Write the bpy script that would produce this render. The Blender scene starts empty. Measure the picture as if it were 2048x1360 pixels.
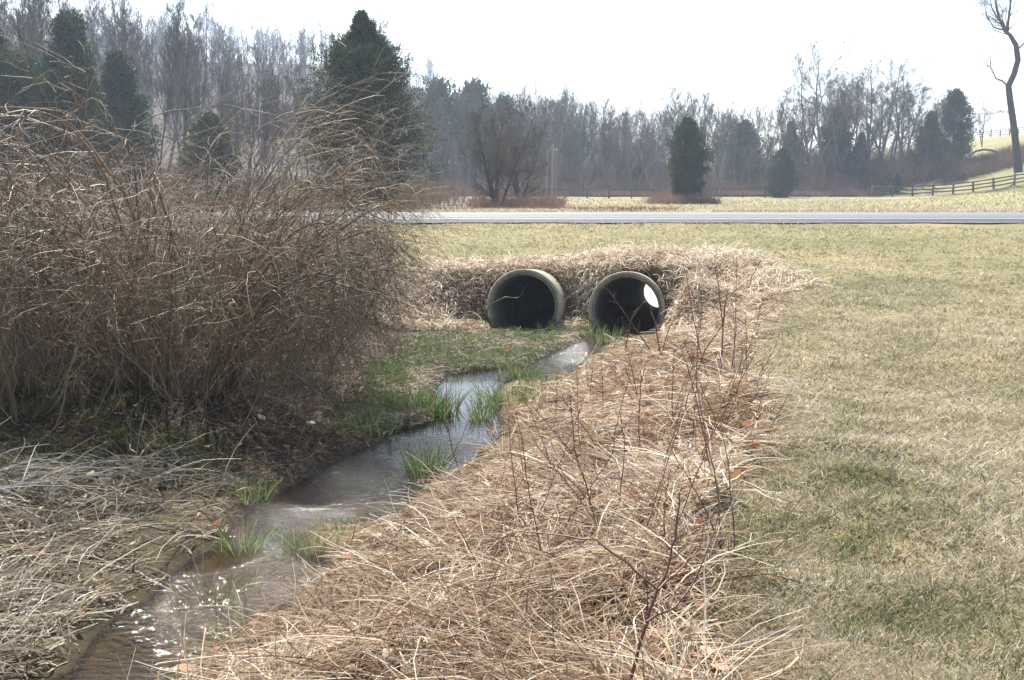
import bpy, math, random
import numpy as np
from mathutils import Vector
rad = math.radians
S = bpy.context.scene
C = S.collection

# ------------------------------------------------------------------ camera, sky, sun, exposure
CAMZ = 1.6
F = 2157.0                      # focal length in photo pixels (photo is 2048 wide)
PITCH = math.atan(308.0 / F)
cam = bpy.data.cameras.new('camera'); camo = bpy.data.objects.new('camera', cam); C.objects.link(camo)
cam.sensor_width = 36.0; cam.lens = 36.0 * F / 2048.0
cam.clip_start = 0.05; cam.clip_end = 6000
camo.location = (0, 0, CAMZ); camo.rotation_euler = (math.pi / 2 - PITCH, 0, 0)
S.camera = camo

SUN_AZ, SUN_EL = rad(-13), rad(50)
w = bpy.data.worlds.new('World'); S.world = w; w.use_nodes = True
nt = w.node_tree; bg = nt.nodes['Background']
sky = nt.nodes.new('ShaderNodeTexSky'); sky.sky_type = 'NISHITA'; sky.sun_disc = False
sky.sun_elevation = SUN_EL; sky.sun_rotation = SUN_AZ
sky.air_density = 1.0; sky.dust_density = 1.6; sky.ozone_density = 1.0; sky.altitude = 100
nt.links.new(sky.outputs[0], bg.inputs[0]); bg.inputs[1].default_value = 0.115
sl = bpy.data.lights.new('sun', 'SUN'); sl.energy = 5.0; sl.angle = rad(0.6); sl.color = (1, .95, .84)
so = bpy.data.objects.new('sun', sl); C.objects.link(so)
sd = Vector((math.sin(SUN_AZ) * math.cos(SUN_EL), math.cos(SUN_AZ) * math.cos(SUN_EL), math.sin(SUN_EL)))
so.rotation_euler = sd.to_track_quat('Z', 'Y').to_euler(); so.location = sd * 50
S.view_settings.view_transform = 'Standard'; S.view_settings.look = 'None'
S.view_settings.gamma = 1.0; S.view_settings.exposure = 1.27
S.cycles.volume_bounces = 0; S.cycles.max_bounces = 6; S.cycles.diffuse_bounces = 3
S.cycles.transparent_max_bounces = 12; S.cycles.use_denoising = True
S.cycles.volume_step_rate = 10; S.cycles.use_adaptive_sampling = True

R = np.random.default_rng(7)

# ------------------------------------------------------------------ numeric helpers
def nrm(v):
    return v / np.maximum(np.linalg.norm(v, axis=-1, keepdims=True), 1e-9)
def sm(t):
    t = np.clip(t, 0, 1); return t * t * (3 - 2 * t)
def hsh(i, j, s):
    v = np.sin(i * 127.1 + j * 311.7 + s * 74.7) * 43758.5453
    return v - np.floor(v)
def vn(x, y, s=0):
    xi, yi = np.floor(x), np.floor(y); fx, fy = sm(x - xi), sm(y - yi)
    return ((hsh(xi, yi, s) * (1 - fx) + hsh(xi + 1, yi, s) * fx) * (1 - fy)
            + (hsh(xi, yi + 1, s) * (1 - fx) + hsh(xi + 1, yi + 1, s) * fx) * fy)
def fbm(x, y, s=0, o=3):
    a, r, n = 0.5, 0, 0
    for k in range(o):
        r = r + a * vn(x * 2 ** k, y * 2 ** k, s + k * 3); n += a; a *= .5
    return r / n
def inpoly(x, y, P):
    P = np.asarray(P, float); r = np.zeros(np.shape(x), bool); n = len(P); j = n - 1
    for i in range(n):
        xi, yi = P[i]; xj, yj = P[j]
        if yi != yj:
            c = ((yi > y) != (yj > y)) & (x < (xj - xi) * (y - yi) / (yj - yi) + xi)
            r ^= c
        j = i
    return r
def segdist(x, y, P, closed=True):
    P = np.asarray(P, float); d = np.full(np.shape(x), 1e9); n = len(P)
    for i in range(n if closed else n - 1):
        a, b = P[i], P[(i + 1) % n]; e = b - a; L = max(e @ e, 1e-9)
        t = np.clip(((x - a[0]) * e[0] + (y - a[1]) * e[1]) / L, 0, 1)
        d = np.minimum(d, np.hypot(x - a[0] - t * e[0], y - a[1] - t * e[1]))
    return d
cp, sp_ = math.cos(PITCH), math.sin(PITCH)
def ray(px, py):
    u, v = (px - 1024) / F, (py - 680) / F
    return np.array([u, cp - v * sp_, -sp_ - v * cp])
def PL(px, py, z):                   # point of the view ray at height z
    d = ray(px, py); return d * ((z - CAMZ) / d[2]) + [0, 0, CAMZ]
def W(px, py, Y):                    # point of the view ray at distance Y ahead
    d = ray(px, py); return d * (Y / d[1]) + [0, 0, CAMZ]

# ------------------------------------------------------------------ terrain
ZW = -0.88
creek_px = [(60, 1420), (140, 1350), (180, 1295), (195, 1270), (240, 1235), (297, 1205), (345, 1150), (400, 1112),
            (434, 1098), (470, 1050), (519, 1008), (594, 971), (640, 945), (668, 927), (760, 886), (800, 862), (862, 850),
            (876, 834), (872, 793), (880, 770), (893, 752), (973, 742), (1059, 735), (1083, 718), (1124, 700), (1160, 688), (1185, 676),
            (1215, 660), (1290, 660), (1250, 680), (1205, 692), (1189, 708), (1165, 721), (1140, 745), (1107, 759), (1052, 767), (997, 769),
            (985, 793), (990, 827), (1000, 858), (985, 885), (955, 910), (905, 945), (860, 955), (830, 985), (803, 1022),
            (765, 1045), (700, 1052), (640, 1040), (600, 1070), (590, 1105), (640, 1120), (655, 1130), (600, 1180),
            (548, 1225), (475, 1275), (395, 1305), (340, 1350), (290, 1420)]
creek = np.array([PL(a, b, ZW)[:2] for a, b in creek_px])
creek[0] = (-3.1, 3.6); creek[-1] = (-2.0, 3.6)
creek = np.vstack([[(-3.2, 0.0)], creek, [(-1.8, 0.0)]])
valley_px = [(20, 1420), (60, 1340), (130, 1240), (300, 1150), (420, 1050), (560, 930), (640, 870), (700, 790), (730, 720),
             (800, 672), (880, 655), (940, 650), (1000, 650), (1130, 651), (1180, 654), (1310, 662),
             (1290, 690), (1215, 710), (1180, 740), (1120, 770), (1030, 800), (1010, 860), (975, 920), (880, 970),
             (820, 1040), (720, 1100), (670, 1140), (560, 1240), (480, 1290), (400, 1330), (310, 1420)]
valley = np.array([PL(a, b, ZW + .06)[:2] for a, b in valley_px])
valley = np.vstack([[(-3.9, 0.0)], valley, [(-1.7, 0.0)]])
# pipes
PA = nrm(np.array([.165, .986, -.080]))
PIPES = [W(1047, 613, 18.45), W(1253, 619, 18.15)]
PR_O, PR_I, PLEN = .645, .535, 19.2
side = nrm(np.array([PA[1], -PA[0]]))
# grid of signed distances, looked up bilinearly
GX0, GY0, GD, GN, GM = -12.0, -1.0, 0.05, 480, 520
gx, gy = np.meshgrid(GX0 + GD * np.arange(GN), GY0 + GD * np.arange(GM))
def sdist(P):
    d = segdist(gx, gy, P); return np.where(inpoly(gx, gy, P), -d, d)
G_cr, G_va = sdist(creek), sdist(valley)
def look(G, x, y):
    fx = np.clip((x - GX0) / GD, 0, GN - 1.001); fy = np.clip((y - GY0) / GD, 0, GM - 1.001)
    i, j = fx.astype(int), fy.astype(int); a, b = fx - i, fy - j
    v = (G[j, i] * (1 - a) + G[j, i + 1] * a) * (1 - b) + (G[j + 1, i] * (1 - a) + G[j + 1, i + 1] * a) * b
    ex = np.maximum(np.maximum(GX0 - x, x - (GX0 + GD * (GN - 1))), 0); ey = np.maximum(np.maximum(GY0 - y, y - (GY0 + GD * (GM - 1))), 0)
    return v + np.hypot(ex, ey)
CY = [0, 3.6, 5.5, 7, 9, 11, 13, 15, 17.5, 19]
CX = [-2.5, -2.5, -1.9, -1.3, -.7, -.2, .1, .35, 1.2, 1.6]
def Hh(x, y, fine=True):
    x = np.asarray(x, float); y = np.asarray(y, float)
    dc = look(G_cr, x, y); dv = look(G_va, x, y)
    left = sm((np.interp(y, CY, CX) - x) / 1.6 + .5)
    lawn = .05 * (fbm(x * .15, y * .15, 3) - .5) - left * (0.42 - .34 * sm((-x - 6) / 14))
    E = sm((y - 14.2) / 12.6) * .55 + .45 * np.clip((y - 14.2) / 12.6, 0, 1)
    high = lawn * (1 - E) + .71 * E
    # tops of the culverts stay covered
    cx, cy = 1.2, 20.0
    high = high + .10 * np.exp(-((x - cx) / 2.2) ** 2 - ((y - cy) / 1.0) ** 2)
    wdt = np.where(left > .5, 2.8, 2.3)
    k = sm((y - 16.3) / 1.6)
    wdt = wdt * (1 - k) + k * (.75 + 1.6 * sm((-.9 - x) / 1.2) + 1.2 * sm((x - 2.9) / .8))
    zf = ZW + .035 + .06 * fbm(x * 1.7, y * 1.7, 11)
    t = np.clip((dv - .22 * (1 - k)) / wdt, 0, 1)
    z = zf + (high - zf) * (sm(t) * .6 + .4 * t)
    # mounded mats on the banks
    if fine:
        m = sm((dc - .35) / .9) * (1 - sm((dc - 3.4) / 1.2)) * (1 - sm((y - 17) / 2))
        z = z + m * (.24 * (fbm(x * 1.1, y * 1.3, 5) - .45) + .06 * (fbm(x * 4, y * 4, 6) - .5))
        z = z + .02 * (fbm(x * 3, y * 3, 8) - .5) * sm((30 - y) / 5)
    z = z + .04 * (fbm(x * 7, y * 7, 12) - .45) * (1 - sm((dc - .9) / .5)) * (y < 20)
    zc = ZW - .02 - .10 * sm(-dc / .35) - .02 * fbm(x * 6, y * 6, 9)
    e = sm((dc + .03) / .26)
    z = np.where(dv < 3.5, zc * (1 - e) + z * e, z)
    z = np.where(dc > 0, np.maximum(z, ZW + .004 + .05 * sm(dc / .2)), z)
    # beyond the road
    far = y > 27
    x0 = np.interp(y, [0, 80, 110, 118, 130, 190], [80, 70, 54, 45.5, 37.6, 41])
    u = (x - x0) / 2.0
    hill = .56 * np.logaddexp(0, u)
    hill = 13.2 * np.tanh(hill / 13.2)
    kn = 1.15 * np.exp(-((x - 31) / 9) ** 2 - ((y - 58) / 10) ** 2)
    bk = 1.4 * np.exp(-((x - (y * .085)) / 7) ** 2 - ((y - 150) / 10) ** 2)
    rise = 27 * sm((np.hypot(x, y) - 175) / 260) * sm((70 - x) / 60) + 14 * sm((y - 120) / 120) * sm((-x - 2) / 60)
    lh = 4.0 * sm((-x - 12) / 45) * sm((y - 45) / 40)
    ff = .12 * (fbm(x * .06, y * .06, 21) - .5) * sm((y - 38) / 10)
    zfar = .68 - .3 * sm((y - 38) / 20) + hill + kn + bk + rise + lh + ff + .05 * (fbm(x * .7, y * .7, 22) - .5) * sm((y - 38) / 6)
    q = sm((y - 34) / 2.5)
    z = np.where(far, np.where(y > 34, .70 * (1 - q) + zfar * q, np.maximum(z, .70) * 0 + .70), z)
    # outfall channel behind the road
    ex = PIPES[1][0] + PA[0] / PA[1] * (y - 18.15) - .9
    ch = sm((y - 36.0) / .6) * (1 - sm((y - 43.5) / 1.6)) * (1 - sm((np.abs(x - ex) - 1.9) / .8))
    z = z * (1 - ch) + ch * (-2.75 + .11 * (y - 37))
    # far behind the camera
    return z

# px polygons -> world masks
def hit(px, py):
    d = ray(px, py); t = np.arange(2.0, 60, .03)
    p = d[None] * t[:, None]; z = p[:, 2] + CAMZ
    h = Hh(p[:, 0], p[:, 1], False); i = np.argmax(z < h) if (z < h).any() else len(t) - 1
    return p[i, :2]
def wpoly(l): return np.array([hit(a, b) for a, b in l])
mat_r = wpoly([(300, 1420), (395, 1310), (475, 1280), (548, 1230), (650, 1140), (765, 1050), (803, 1025), (860, 960), (905, 948), (990, 890), (1002, 858),
               (990, 800), (1060, 775), (1110, 765), (1170, 730), (1210, 700), (1300, 665), (1340, 620), (1300, 560), (1160, 560), (1130, 600), (985, 560), (960, 625),
               (880, 640), (800, 640), (700, 560), (640, 535), (860, 524), (1000, 522), (1180, 520), (1330, 530), (1410, 550), (1530, 590), (1560, 625),
               (1500, 690), (1480, 760), (1540, 840), (1500, 930), (1440, 1000), (1390, 1110), (1360, 1220), (1380, 1420)])
mat_r = np.vstack([mat_r, [(1.0, 1.5), (-1.7, 1.5)]])
mat_l = wpoly([(60, 1420), (140, 1350), (195, 1275), (297, 1210), (345, 1155), (434, 1100), (519, 1010), (450, 965), (380, 930), (270, 925), (120, 935), (-400, 930), (-700, 1420)])
marsh = wpoly([(740, 760), (745, 715), (850, 665), (960, 640), (1180, 645), (1200, 690), (1080, 735), (900, 750), (880, 775), (860, 850), (740, 860), (700, 830)])
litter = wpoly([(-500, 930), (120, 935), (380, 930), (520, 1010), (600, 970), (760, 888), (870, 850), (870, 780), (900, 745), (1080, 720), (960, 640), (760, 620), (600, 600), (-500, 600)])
def soft(x, y, P, wd):
    d = segdist(x, y, P); return sm((np.where(inpoly(x, y, P), d, -d) / wd) + .5)

# ------------------------------------------------------------------ mesh building
class MB:
    def __init__(s): s.V, s.Q, s.A, s.n = [], [], [], 0
    def add(s, V, Q, A):
        V = V.reshape(-1, 3); s.V.append(V); s.Q.append(Q.reshape(-1, 4) + s.n); s.A.append(np.broadcast_to(A, len(V)).ravel()); s.n += len(V)
    def mesh(s, name, mat):
        me = bpy.data.meshes.new(name)
        V = np.concatenate(s.V).astype(np.float32); Q = np.concatenate(s.Q).astype(np.int32); A = np.concatenate(s.A).astype(np.float32)
        me.vertices.add(len(V)); me.vertices.foreach_set('co', V.ravel())
        me.loops.add(Q.size); me.loops.foreach_set('vertex_index', Q.ravel())
        me.polygons.add(len(Q)); me.polygons.foreach_set('loop_start', np.arange(0, Q.size, 4, dtype=np.int32))
        me.update(calc_edges=True)
        at = me.attributes.new('rnd', 'FLOAT', 'POINT'); at.data.foreach_set('value', A)
        me.polygons.foreach_set('use_smooth', np.ones(len(Q), bool))
        me.materials.append(mat); me.update()
        return me
    def build(s, name, mat, parent=None, loc=None):
        o = bpy.data.objects.new(name, s.mesh(name, mat)); C.objects.link(o)
        if parent: o.parent = parent
        if loc is not None: o.location = loc
        return o
def tag(o, label=None, cat=None, group=None, kind=None):
    if label: o['label'] = label
    if cat: o['category'] = cat
    if group: o['group'] = group
    if kind: o['kind'] = kind
    return o
def empty(name, loc, rz=0, sc=1):
    o = bpy.data.objects.new(name, None); C.objects.link(o); o.location = loc; o.rotation_euler = (0, 0, rz)
    o.scale = (sc,) * 3 if not hasattr(sc, '__len__') else sc; o.empty_display_size = .3
    return o
def copy_tree(o):
    c = o.copy(); C.objects.link(c)
    for ch in o.children:
        d = ch.copy(); C.objects.link(d); d.parent = c
    return c
def ribbon(mb, P, sidev, wd, a):          # P (N,K,3), sidev (N,3), wd (N,K), a (N,)
    N, K, _ = P.shape
    s = sidev[:, None, :] * wd[:, :, None] * .5
    V = np.stack([P - s, P + s], 2)       # N,K,2,3
    b = (np.arange(N) * K * 2)[:, None] + (np.arange(K - 1) * 2)[None]
    Q = np.stack([b, b + 1, b + 3, b + 2], -1)
    mb.add(V, Q, np.repeat(a, K * 2))
def tube(mb, P, r, n=3, a=None):          # P (N,K,3), r (N,K)
    N, K, _ = P.shape
    T = np.empty_like(P); T[:, 1:-1] = P[:, 2:] - P[:, :-2]; T[:, 0] = P[:, 1] - P[:, 0]; T[:, -1] = P[:, -1] - P[:, -2]
    T = nrm(T); ref = nrm(np.array([.31, .17, .05]) + R.normal(size=(N, 1, 3)) * .02)
    m = np.abs((T * ref).sum(-1, keepdims=True)).max(1, keepdims=True) > .93
    ref = np.where(m, np.array([-.5, .1, .86]), ref)
    A = nrm(np.cross(T, ref)); B = np.cross(T, A)
    th = np.arange(n) * 2 * math.pi / n
    V = P[:, :, None] + r[:, :, None, None] * (A[:, :, None] * np.cos(th)[:, None] + B[:, :, None] * np.sin(th)[:, None])
    b = (np.arange(N) * K * n)[:, None, None] + (np.arange(K - 1) * n)[None, :, None]
    i = np.arange(n)[None, None]; j = (i + 1) % n
    Q = np.stack([b + i, b + j, b + n + j, b + n + i], -1)
    if a is None: a = R.random(N)
    mb.add(V, Q, np.repeat(a, K * n))
def grow(pos, d, L, K, up, wig, gz=0.0):
    N = len(pos); P = np.empty((N, K, 3)); P[:, 0] = pos; d = nrm(d); st = (L / (K - 1))[:, None]
    for k in range(1, K):
        d = nrm(d + np.array([0, 0, 1.]) * (up + gz * k) / (K - 1) + R.normal(size=(N, 3)) * wig)
        P[:, k] = P[:, k - 1] + d * st
    return P
def spawn(P, r, m, t0, t1, Lf, ang, K, up, wig, rr=.6, gz=0.0, tap=.5, flat=1.0):
    N, Kp, _ = P.shape; idx = np.repeat(np.arange(N), m); n = len(idx)
    t = t0 + (t1 - t0) * R.random(n); f = t * (Kp - 1) * .9999; i = f.astype(int); q = (f - i)[:, None]
    pos = P[idx, i] * (1 - q) + P[idx, i + 1] * q; T = nrm(P[idx, i + 1] - P[idx, i])
    v = R.normal(size=(n, 3)) * [1, 1, flat]; v = nrm(v - (v * T).sum(-1, keepdims=True) * T)
    an = rad(ang) * (.7 + .6 * R.random(n))[:, None]; d = T * np.cos(an) + v * np.sin(an)
    pl = np.linalg.norm(np.diff(P, axis=1), axis=2).sum(1)[idx]
    L = pl * Lf * (1 - tap * t) * (.6 + .7 * R.random(n))
    Q = grow(pos, d, L, K, up, wig, gz)
    rs = (r[idx, i] * (1 - q[:, 0]) + r[idx, i + 1] * q[:, 0]) * rr
    rc = rs[:, None] * np.linspace(1, .3, K)[None]
    return Q, rc

# ------------------------------------------------------------------ materials
def mat(name):
    m = bpy.data.materials.new(name); m.use_nodes = True; return m, m.node_tree, m.node_tree.nodes['Principled BSDF']
def nd(t, k, **kw):
    n = t.nodes.new(k)
    for a, b in kw.items(): setattr(n, a, b)
    return n
def ramp(t, stops, src):
    r = nd(t, 'ShaderNodeValToRGB'); e = r.color_ramp.elements
    while len(e) < len(stops): e.new(.5)
    for i, (p, c) in enumerate(stops): e[i].position = p; e[i].color = (*c, 1)
    t.links.new(src, r.inputs[0]); return r.outputs[0]
def leafmat(name, stops, trans=.35, rough=.6, spec=.2):
    m, t, p = mat(name)
    at = nd(t, 'ShaderNodeAttribute', attribute_name='rnd')
    col = ramp(t, stops, at.outputs['Fac'])
    t.links.new(col, p.inputs['Base Color']); p.inputs['Roughness'].default_value = rough
    p.inputs['Specular IOR Level'].default_value = spec
    tr = nd(t, 'ShaderNodeBsdfTranslucent'); t.links.new(col, tr.inputs[0])
    mx = nd(t, 'ShaderNodeMixShader'); mx.inputs[0].default_value = trans
    t.links.new(p.outputs[0], mx.inputs[1]); t.links.new(tr.outputs[0], mx.inputs[2])
    t.links.new(mx.outputs[0], t.nodes['Material Output'].inputs[0]); return m
def barkmat(name, stops, rough=.75, spec=.3, nscale=8):
    m, t, p = mat(name)
    at = nd(t, 'ShaderNodeAttribute', attribute_name='rnd')
    tc = nd(t, 'ShaderNodeTexCoord'); no = nd(t, 'ShaderNodeTexNoise'); no.inputs['Scale'].default_value = nscale
    t.links.new(tc.outputs['Object'], no.inputs['Vector'])
    ad = nd(t, 'ShaderNodeMath', operation='MULTIPLY_ADD'); ad.inputs[1].default_value = .5
    t.links.new(no.outputs[0], ad.inputs[0])
    m2 = nd(t, 'ShaderNodeMath', operation='MULTIPLY'); m2.inputs[1].default_value = .6; t.links.new(at.outputs['Fac'], m2.inputs[0])
    t.links.new(m2.outputs[0], ad.inputs[2])
    t.links.new(ramp(t, stops, ad.outputs[0]), p.inputs['Base Color'])
    p.inputs['Roughness'].default_value = rough; p.inputs['Specular IOR Level'].default_value = spec
    return m
M = {}
M['straw'] = leafmat('straw', [(0, (.13, .075, .045)), (.25, (.26, .17, .10)), (.55, (.455, .335, .22)), (.82, (.61, .505, .365)), (1, (.80, .73, .62))], .42, .5, .3)
M['reed'] = leafmat('reed', [(0, (.10, .075, .05)), (.3, (.26, .21, .145)), (.65, (.46, .395, .295)), (.9, (.64, .58, .47)), (1, (.82, .78, .70))])
M['lawn'] = leafmat('lawn_blades', [(0, (.085, .115, .045)), (.3, (.18, .19, .085)), (.5, (.30, .265, .155)), (.75, (.46, .38, .26)), (1, (.68, .60, .48))])
M['green'] = leafmat('green_blades', [(0, (.045, .08, .025)), (.6, (.12, .17, .055)), (1, (.27, .31, .13))], .4)
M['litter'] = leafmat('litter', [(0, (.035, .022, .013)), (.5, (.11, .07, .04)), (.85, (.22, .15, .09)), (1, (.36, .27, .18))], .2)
M['moss'] = leafmat('moss', [(0, (.03, .045, .01)), (.5, (.09, .11, .02)), (1, (.17, .18, .04))], .3)
M['cane'] = barkmat('cane_bark', [(0, (.055, .036, .02)), (.45, (.155, .105, .06)), (.8, (.31, .23, .15)), (1, (.52, .44, .33))], .55, .3, 3)
M['redcane'] = barkmat('red_stem_bark', [(0, (.09, .03, .02)), (.6, (.19, .075, .05)), (1, (.30, .17, .12))], .5, .4, 5)
M['bark'] = barkmat('grey_bark', [(0, (.055, .045, .036)), (.5, (.12, .10, .082)), (1, (.22, .195, .165))], .85, .2, 1.5)
M['darkbark'] = barkmat('dark_bark', [(0, (.03, .026, .022)), (.5, (.065, .055, .045)), (1, (.12, .1, .08))], .85, .2, 1.5)
M['twig'] = barkmat('twig_bark', [(0, (.042, .030, .020)), (.5, (.085, .064, .044)), (1, (.17, .135, .095))], .8, .2, .5)
M['brush'] = leafmat('brush', [(0, (.07, .042, .028)), (.5, (.15, .09, .058)), (1, (.29, .19, .13))], .2)
M['cedar'] = leafmat('cedar_leaf', [(0, (.012, .030, .010)), (.5, (.032, .066, .020)), (.85, (.065, .10, .028)), (1, (.13, .10, .045))], .25)
M['pine'] = leafmat('pine_needles', [(0, (.02, .04, .022)), (.6, (.04, .07, .035)), (1, (.08, .1, .05))], .3)
M['wood'] = barkmat('weathered_wood', [(0, (.05, .042, .035)), (.6, (.11, .095, .08)), (1, (.2, .175, .15))], .8, .2, 3)

# ground
def ground_material():
    m, t, p = mat('ground_earth')
    at = nd(t, 'ShaderNodeAttribute', attribute_name='gcol')
    tc = nd(t, 'ShaderNodeTexCoord')
    a = nd(t, 'ShaderNodeTexNoise'); a.inputs['Scale'].default_value = 9; a.inputs['Detail'].default_value = 8; a.inputs['Roughness'].default_value = .75
    b = nd(t, 'ShaderNodeTexNoise'); b.inputs['Scale'].default_value = .8; b.inputs['Detail'].default_value = 6; b.inputs['Roughness'].default_value = .7
    t.links.new(tc.outputs['Object'], a.inputs[0]); t.links.new(tc.outputs['Object'], b.inputs[0])
    ra = ramp(t, [(.3, (.45, .45, .42)), (.5, (1, 1, 1)), (.72, (1.45, 1.35, 1.2))], a.outputs[0])
    rb = ramp(t, [(.3, (.75, .85, .7)), (.7, (1.2, 1.1, 1.05))], b.outputs[0])
    m1 = nd(t, 'ShaderNodeMix', data_type='RGBA', blend_type='MULTIPLY'); m1.inputs[0].default_value = 1
    m2 = nd(t, 'ShaderNodeMix', data_type='RGBA', blend_type='MULTIPLY'); m2.inputs[0].default_value = 1
    t.links.new(at.outputs['Color'], m1.inputs[6]); t.links.new(ra, m1.inputs[7])
    t.links.new(m1.outputs[2], m2.inputs[6]); t.links.new(rb, m2.inputs[7]); t.links.new(m2.outputs[2], p.inputs['Base Color'])
    bu = nd(t, 'ShaderNodeBump'); bu.inputs['Strength'].default_value = .8; bu.inputs['Distance'].default_value = .04
    t.links.new(a.outputs[0], bu.inputs['Height']); t.links.new(bu.outputs[0], p.inputs['Normal'])
    p.inputs['Roughness'].default_value = .9; p.inputs['Specular IOR Level'].default_value = .15
    return m

# ------------------------------------------------------------------ ground sheet
def geo(a, b, q):
    n = max(1, int(math.ceil(math.log(b / a) / math.log(q)))); return list(a * (b / a) ** (np.arange(n) / n))
rr = geo(.6, 3, 1.03) + geo(3, 17.9, 1.0065) + list(np.arange(17.9, 20.6, .045)) + geo(20.6, 36, 1.01) + list(np.arange(36, 36.75, .035)) + list(np.arange(36.75, 46, .3)) + geo(46, 250, 1.014) + geo(250, 3500, 1.06) + [3500]
an = list(np.arange(-33, 33, .1)) + list(np.arange(33, 327, 3))
rr, an = np.array(rr), np.radians(np.array(an))
X = rr[:, None] * np.sin(an)[None]; Y = rr[:, None] * np.cos(an)[None]
Zt = Hh(X, Y)
V = np.stack([X, Y, Zt], -1); nr, na = X.shape
inside = np.zeros((nr, na), bool)
for c in PIPES:
    dd = V - c; s_ = dd @ PA; rdist = np.linalg.norm(dd - s_[..., None] * PA, axis=-1)
    inside |= (s_ > .06) & (s_ < PLEN - .05) & (rdist < .60)
i, j = np.meshgrid(np.arange(nr - 1), np.arange(na), indexing='ij'); j2 = (j + 1) % na
keep = ~(inside[i, j] | inside[i + 1, j] | inside[i, j2] | inside[i + 1, j2])
Q = np.stack([i * na + j, (i + 1) * na + j, (i + 1) * na + j2, i * na + j2], -1)[keep]
mb = MB(); mb.add(V, Q[:, ::-1], 0.0)
gm = ground_material()
ground = mb.build('ground', gm)
# the small disc under the photographer
me = ground.data
col = np.zeros((nr, na, 3)); col[:] = (.20, .185, .085)
n1 = fbm(X * .5, Y * .5, 31)[..., None]; n2 = fbm(X * .07, Y * .07, 32)[..., None]
lawnc = np.array([.105, .10, .052]) * (1 - n1) + np.array([.30, .24, .155]) * n1
emb = np.array([.12, .135, .05]) * (1 - n1) + np.array([.27, .22, .12]) * n1
col = lawnc * 1.0
k = sm((Y - 15) / 5)[..., None]; col = col * (1 - k) + emb * k
fld = np.array([.15, .17, .07]) * (1 - n2) + np.array([.38, .30, .19]) * n2
k = (Y > 33)[..., None]; col = np.where(k, fld, col)
mw = soft(X, Y, mat_r, .5)[..., None]; ml = soft(X, Y, mat_l, .3)[..., None]
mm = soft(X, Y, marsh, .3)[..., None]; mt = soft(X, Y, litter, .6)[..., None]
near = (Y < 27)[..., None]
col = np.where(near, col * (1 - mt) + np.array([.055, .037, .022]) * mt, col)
col = np.where(near, col * (1 - mm) + np.array([.09, .085, .035]) * mm, col)
col = np.where(near, col * (1 - mw) + np.array([.15, .095, .055]) * mw, col)
col = np.where(near, col * (1 - ml) + np.array([.10, .075, .045]) * ml, col)
pb = ((np.abs(X - 1) < 3.4) & (Y > 18.2) & (Y < 20.7))[..., None]
col = np.where(pb, np.array([.13, .085, .05]), col)
dc = look(G_cr, X, Y)[..., None]; wet = 1 - sm((dc + .02) / .28)
bed = np.array([.115, .082, .045]) * (.6 + .8 * fbm(X * 5, Y * 5, 41)[..., None]) * (1 - .75 * sm((Y - 7.0) / 2))[..., None]
col = np.where(dc < .5, col * (1 - wet) + bed * np.where(dc < -.02, 1, .35) * wet, col)
wood = sm((Y - 122 - (X < -10) * -60) / 10)[..., None] * (1 - sm((X - np.interp(Y, [0, 120, 130, 160, 200], [90, 36, 50, 60, 75])) / 8))[..., None]
col = col * (1 - wood) + np.array([.05, .036, .026]) * wood
hl = sm((X - 45) / 6)[..., None] * (Y > 100)[..., None]
col = col * (1 - hl * .6) + np.array([.20, .19, .085]) * hl * .6
dirt = (np.exp(-((X - Y * .085 - .2) / 2.2) ** 2 - ((Y - 143) / 5) ** 2) > .35)[..., None]
col = np.where(dirt, np.array([.42, .2, .11]), col)
ca = me.color_attributes.new('gcol', 'FLOAT_COLOR', 'POINT')
ca.data.foreach_set('color', np.concatenate([col, np.ones((nr, na, 1))], -1).astype(np.float32).ravel())
tag(ground, kind='structure')

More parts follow.
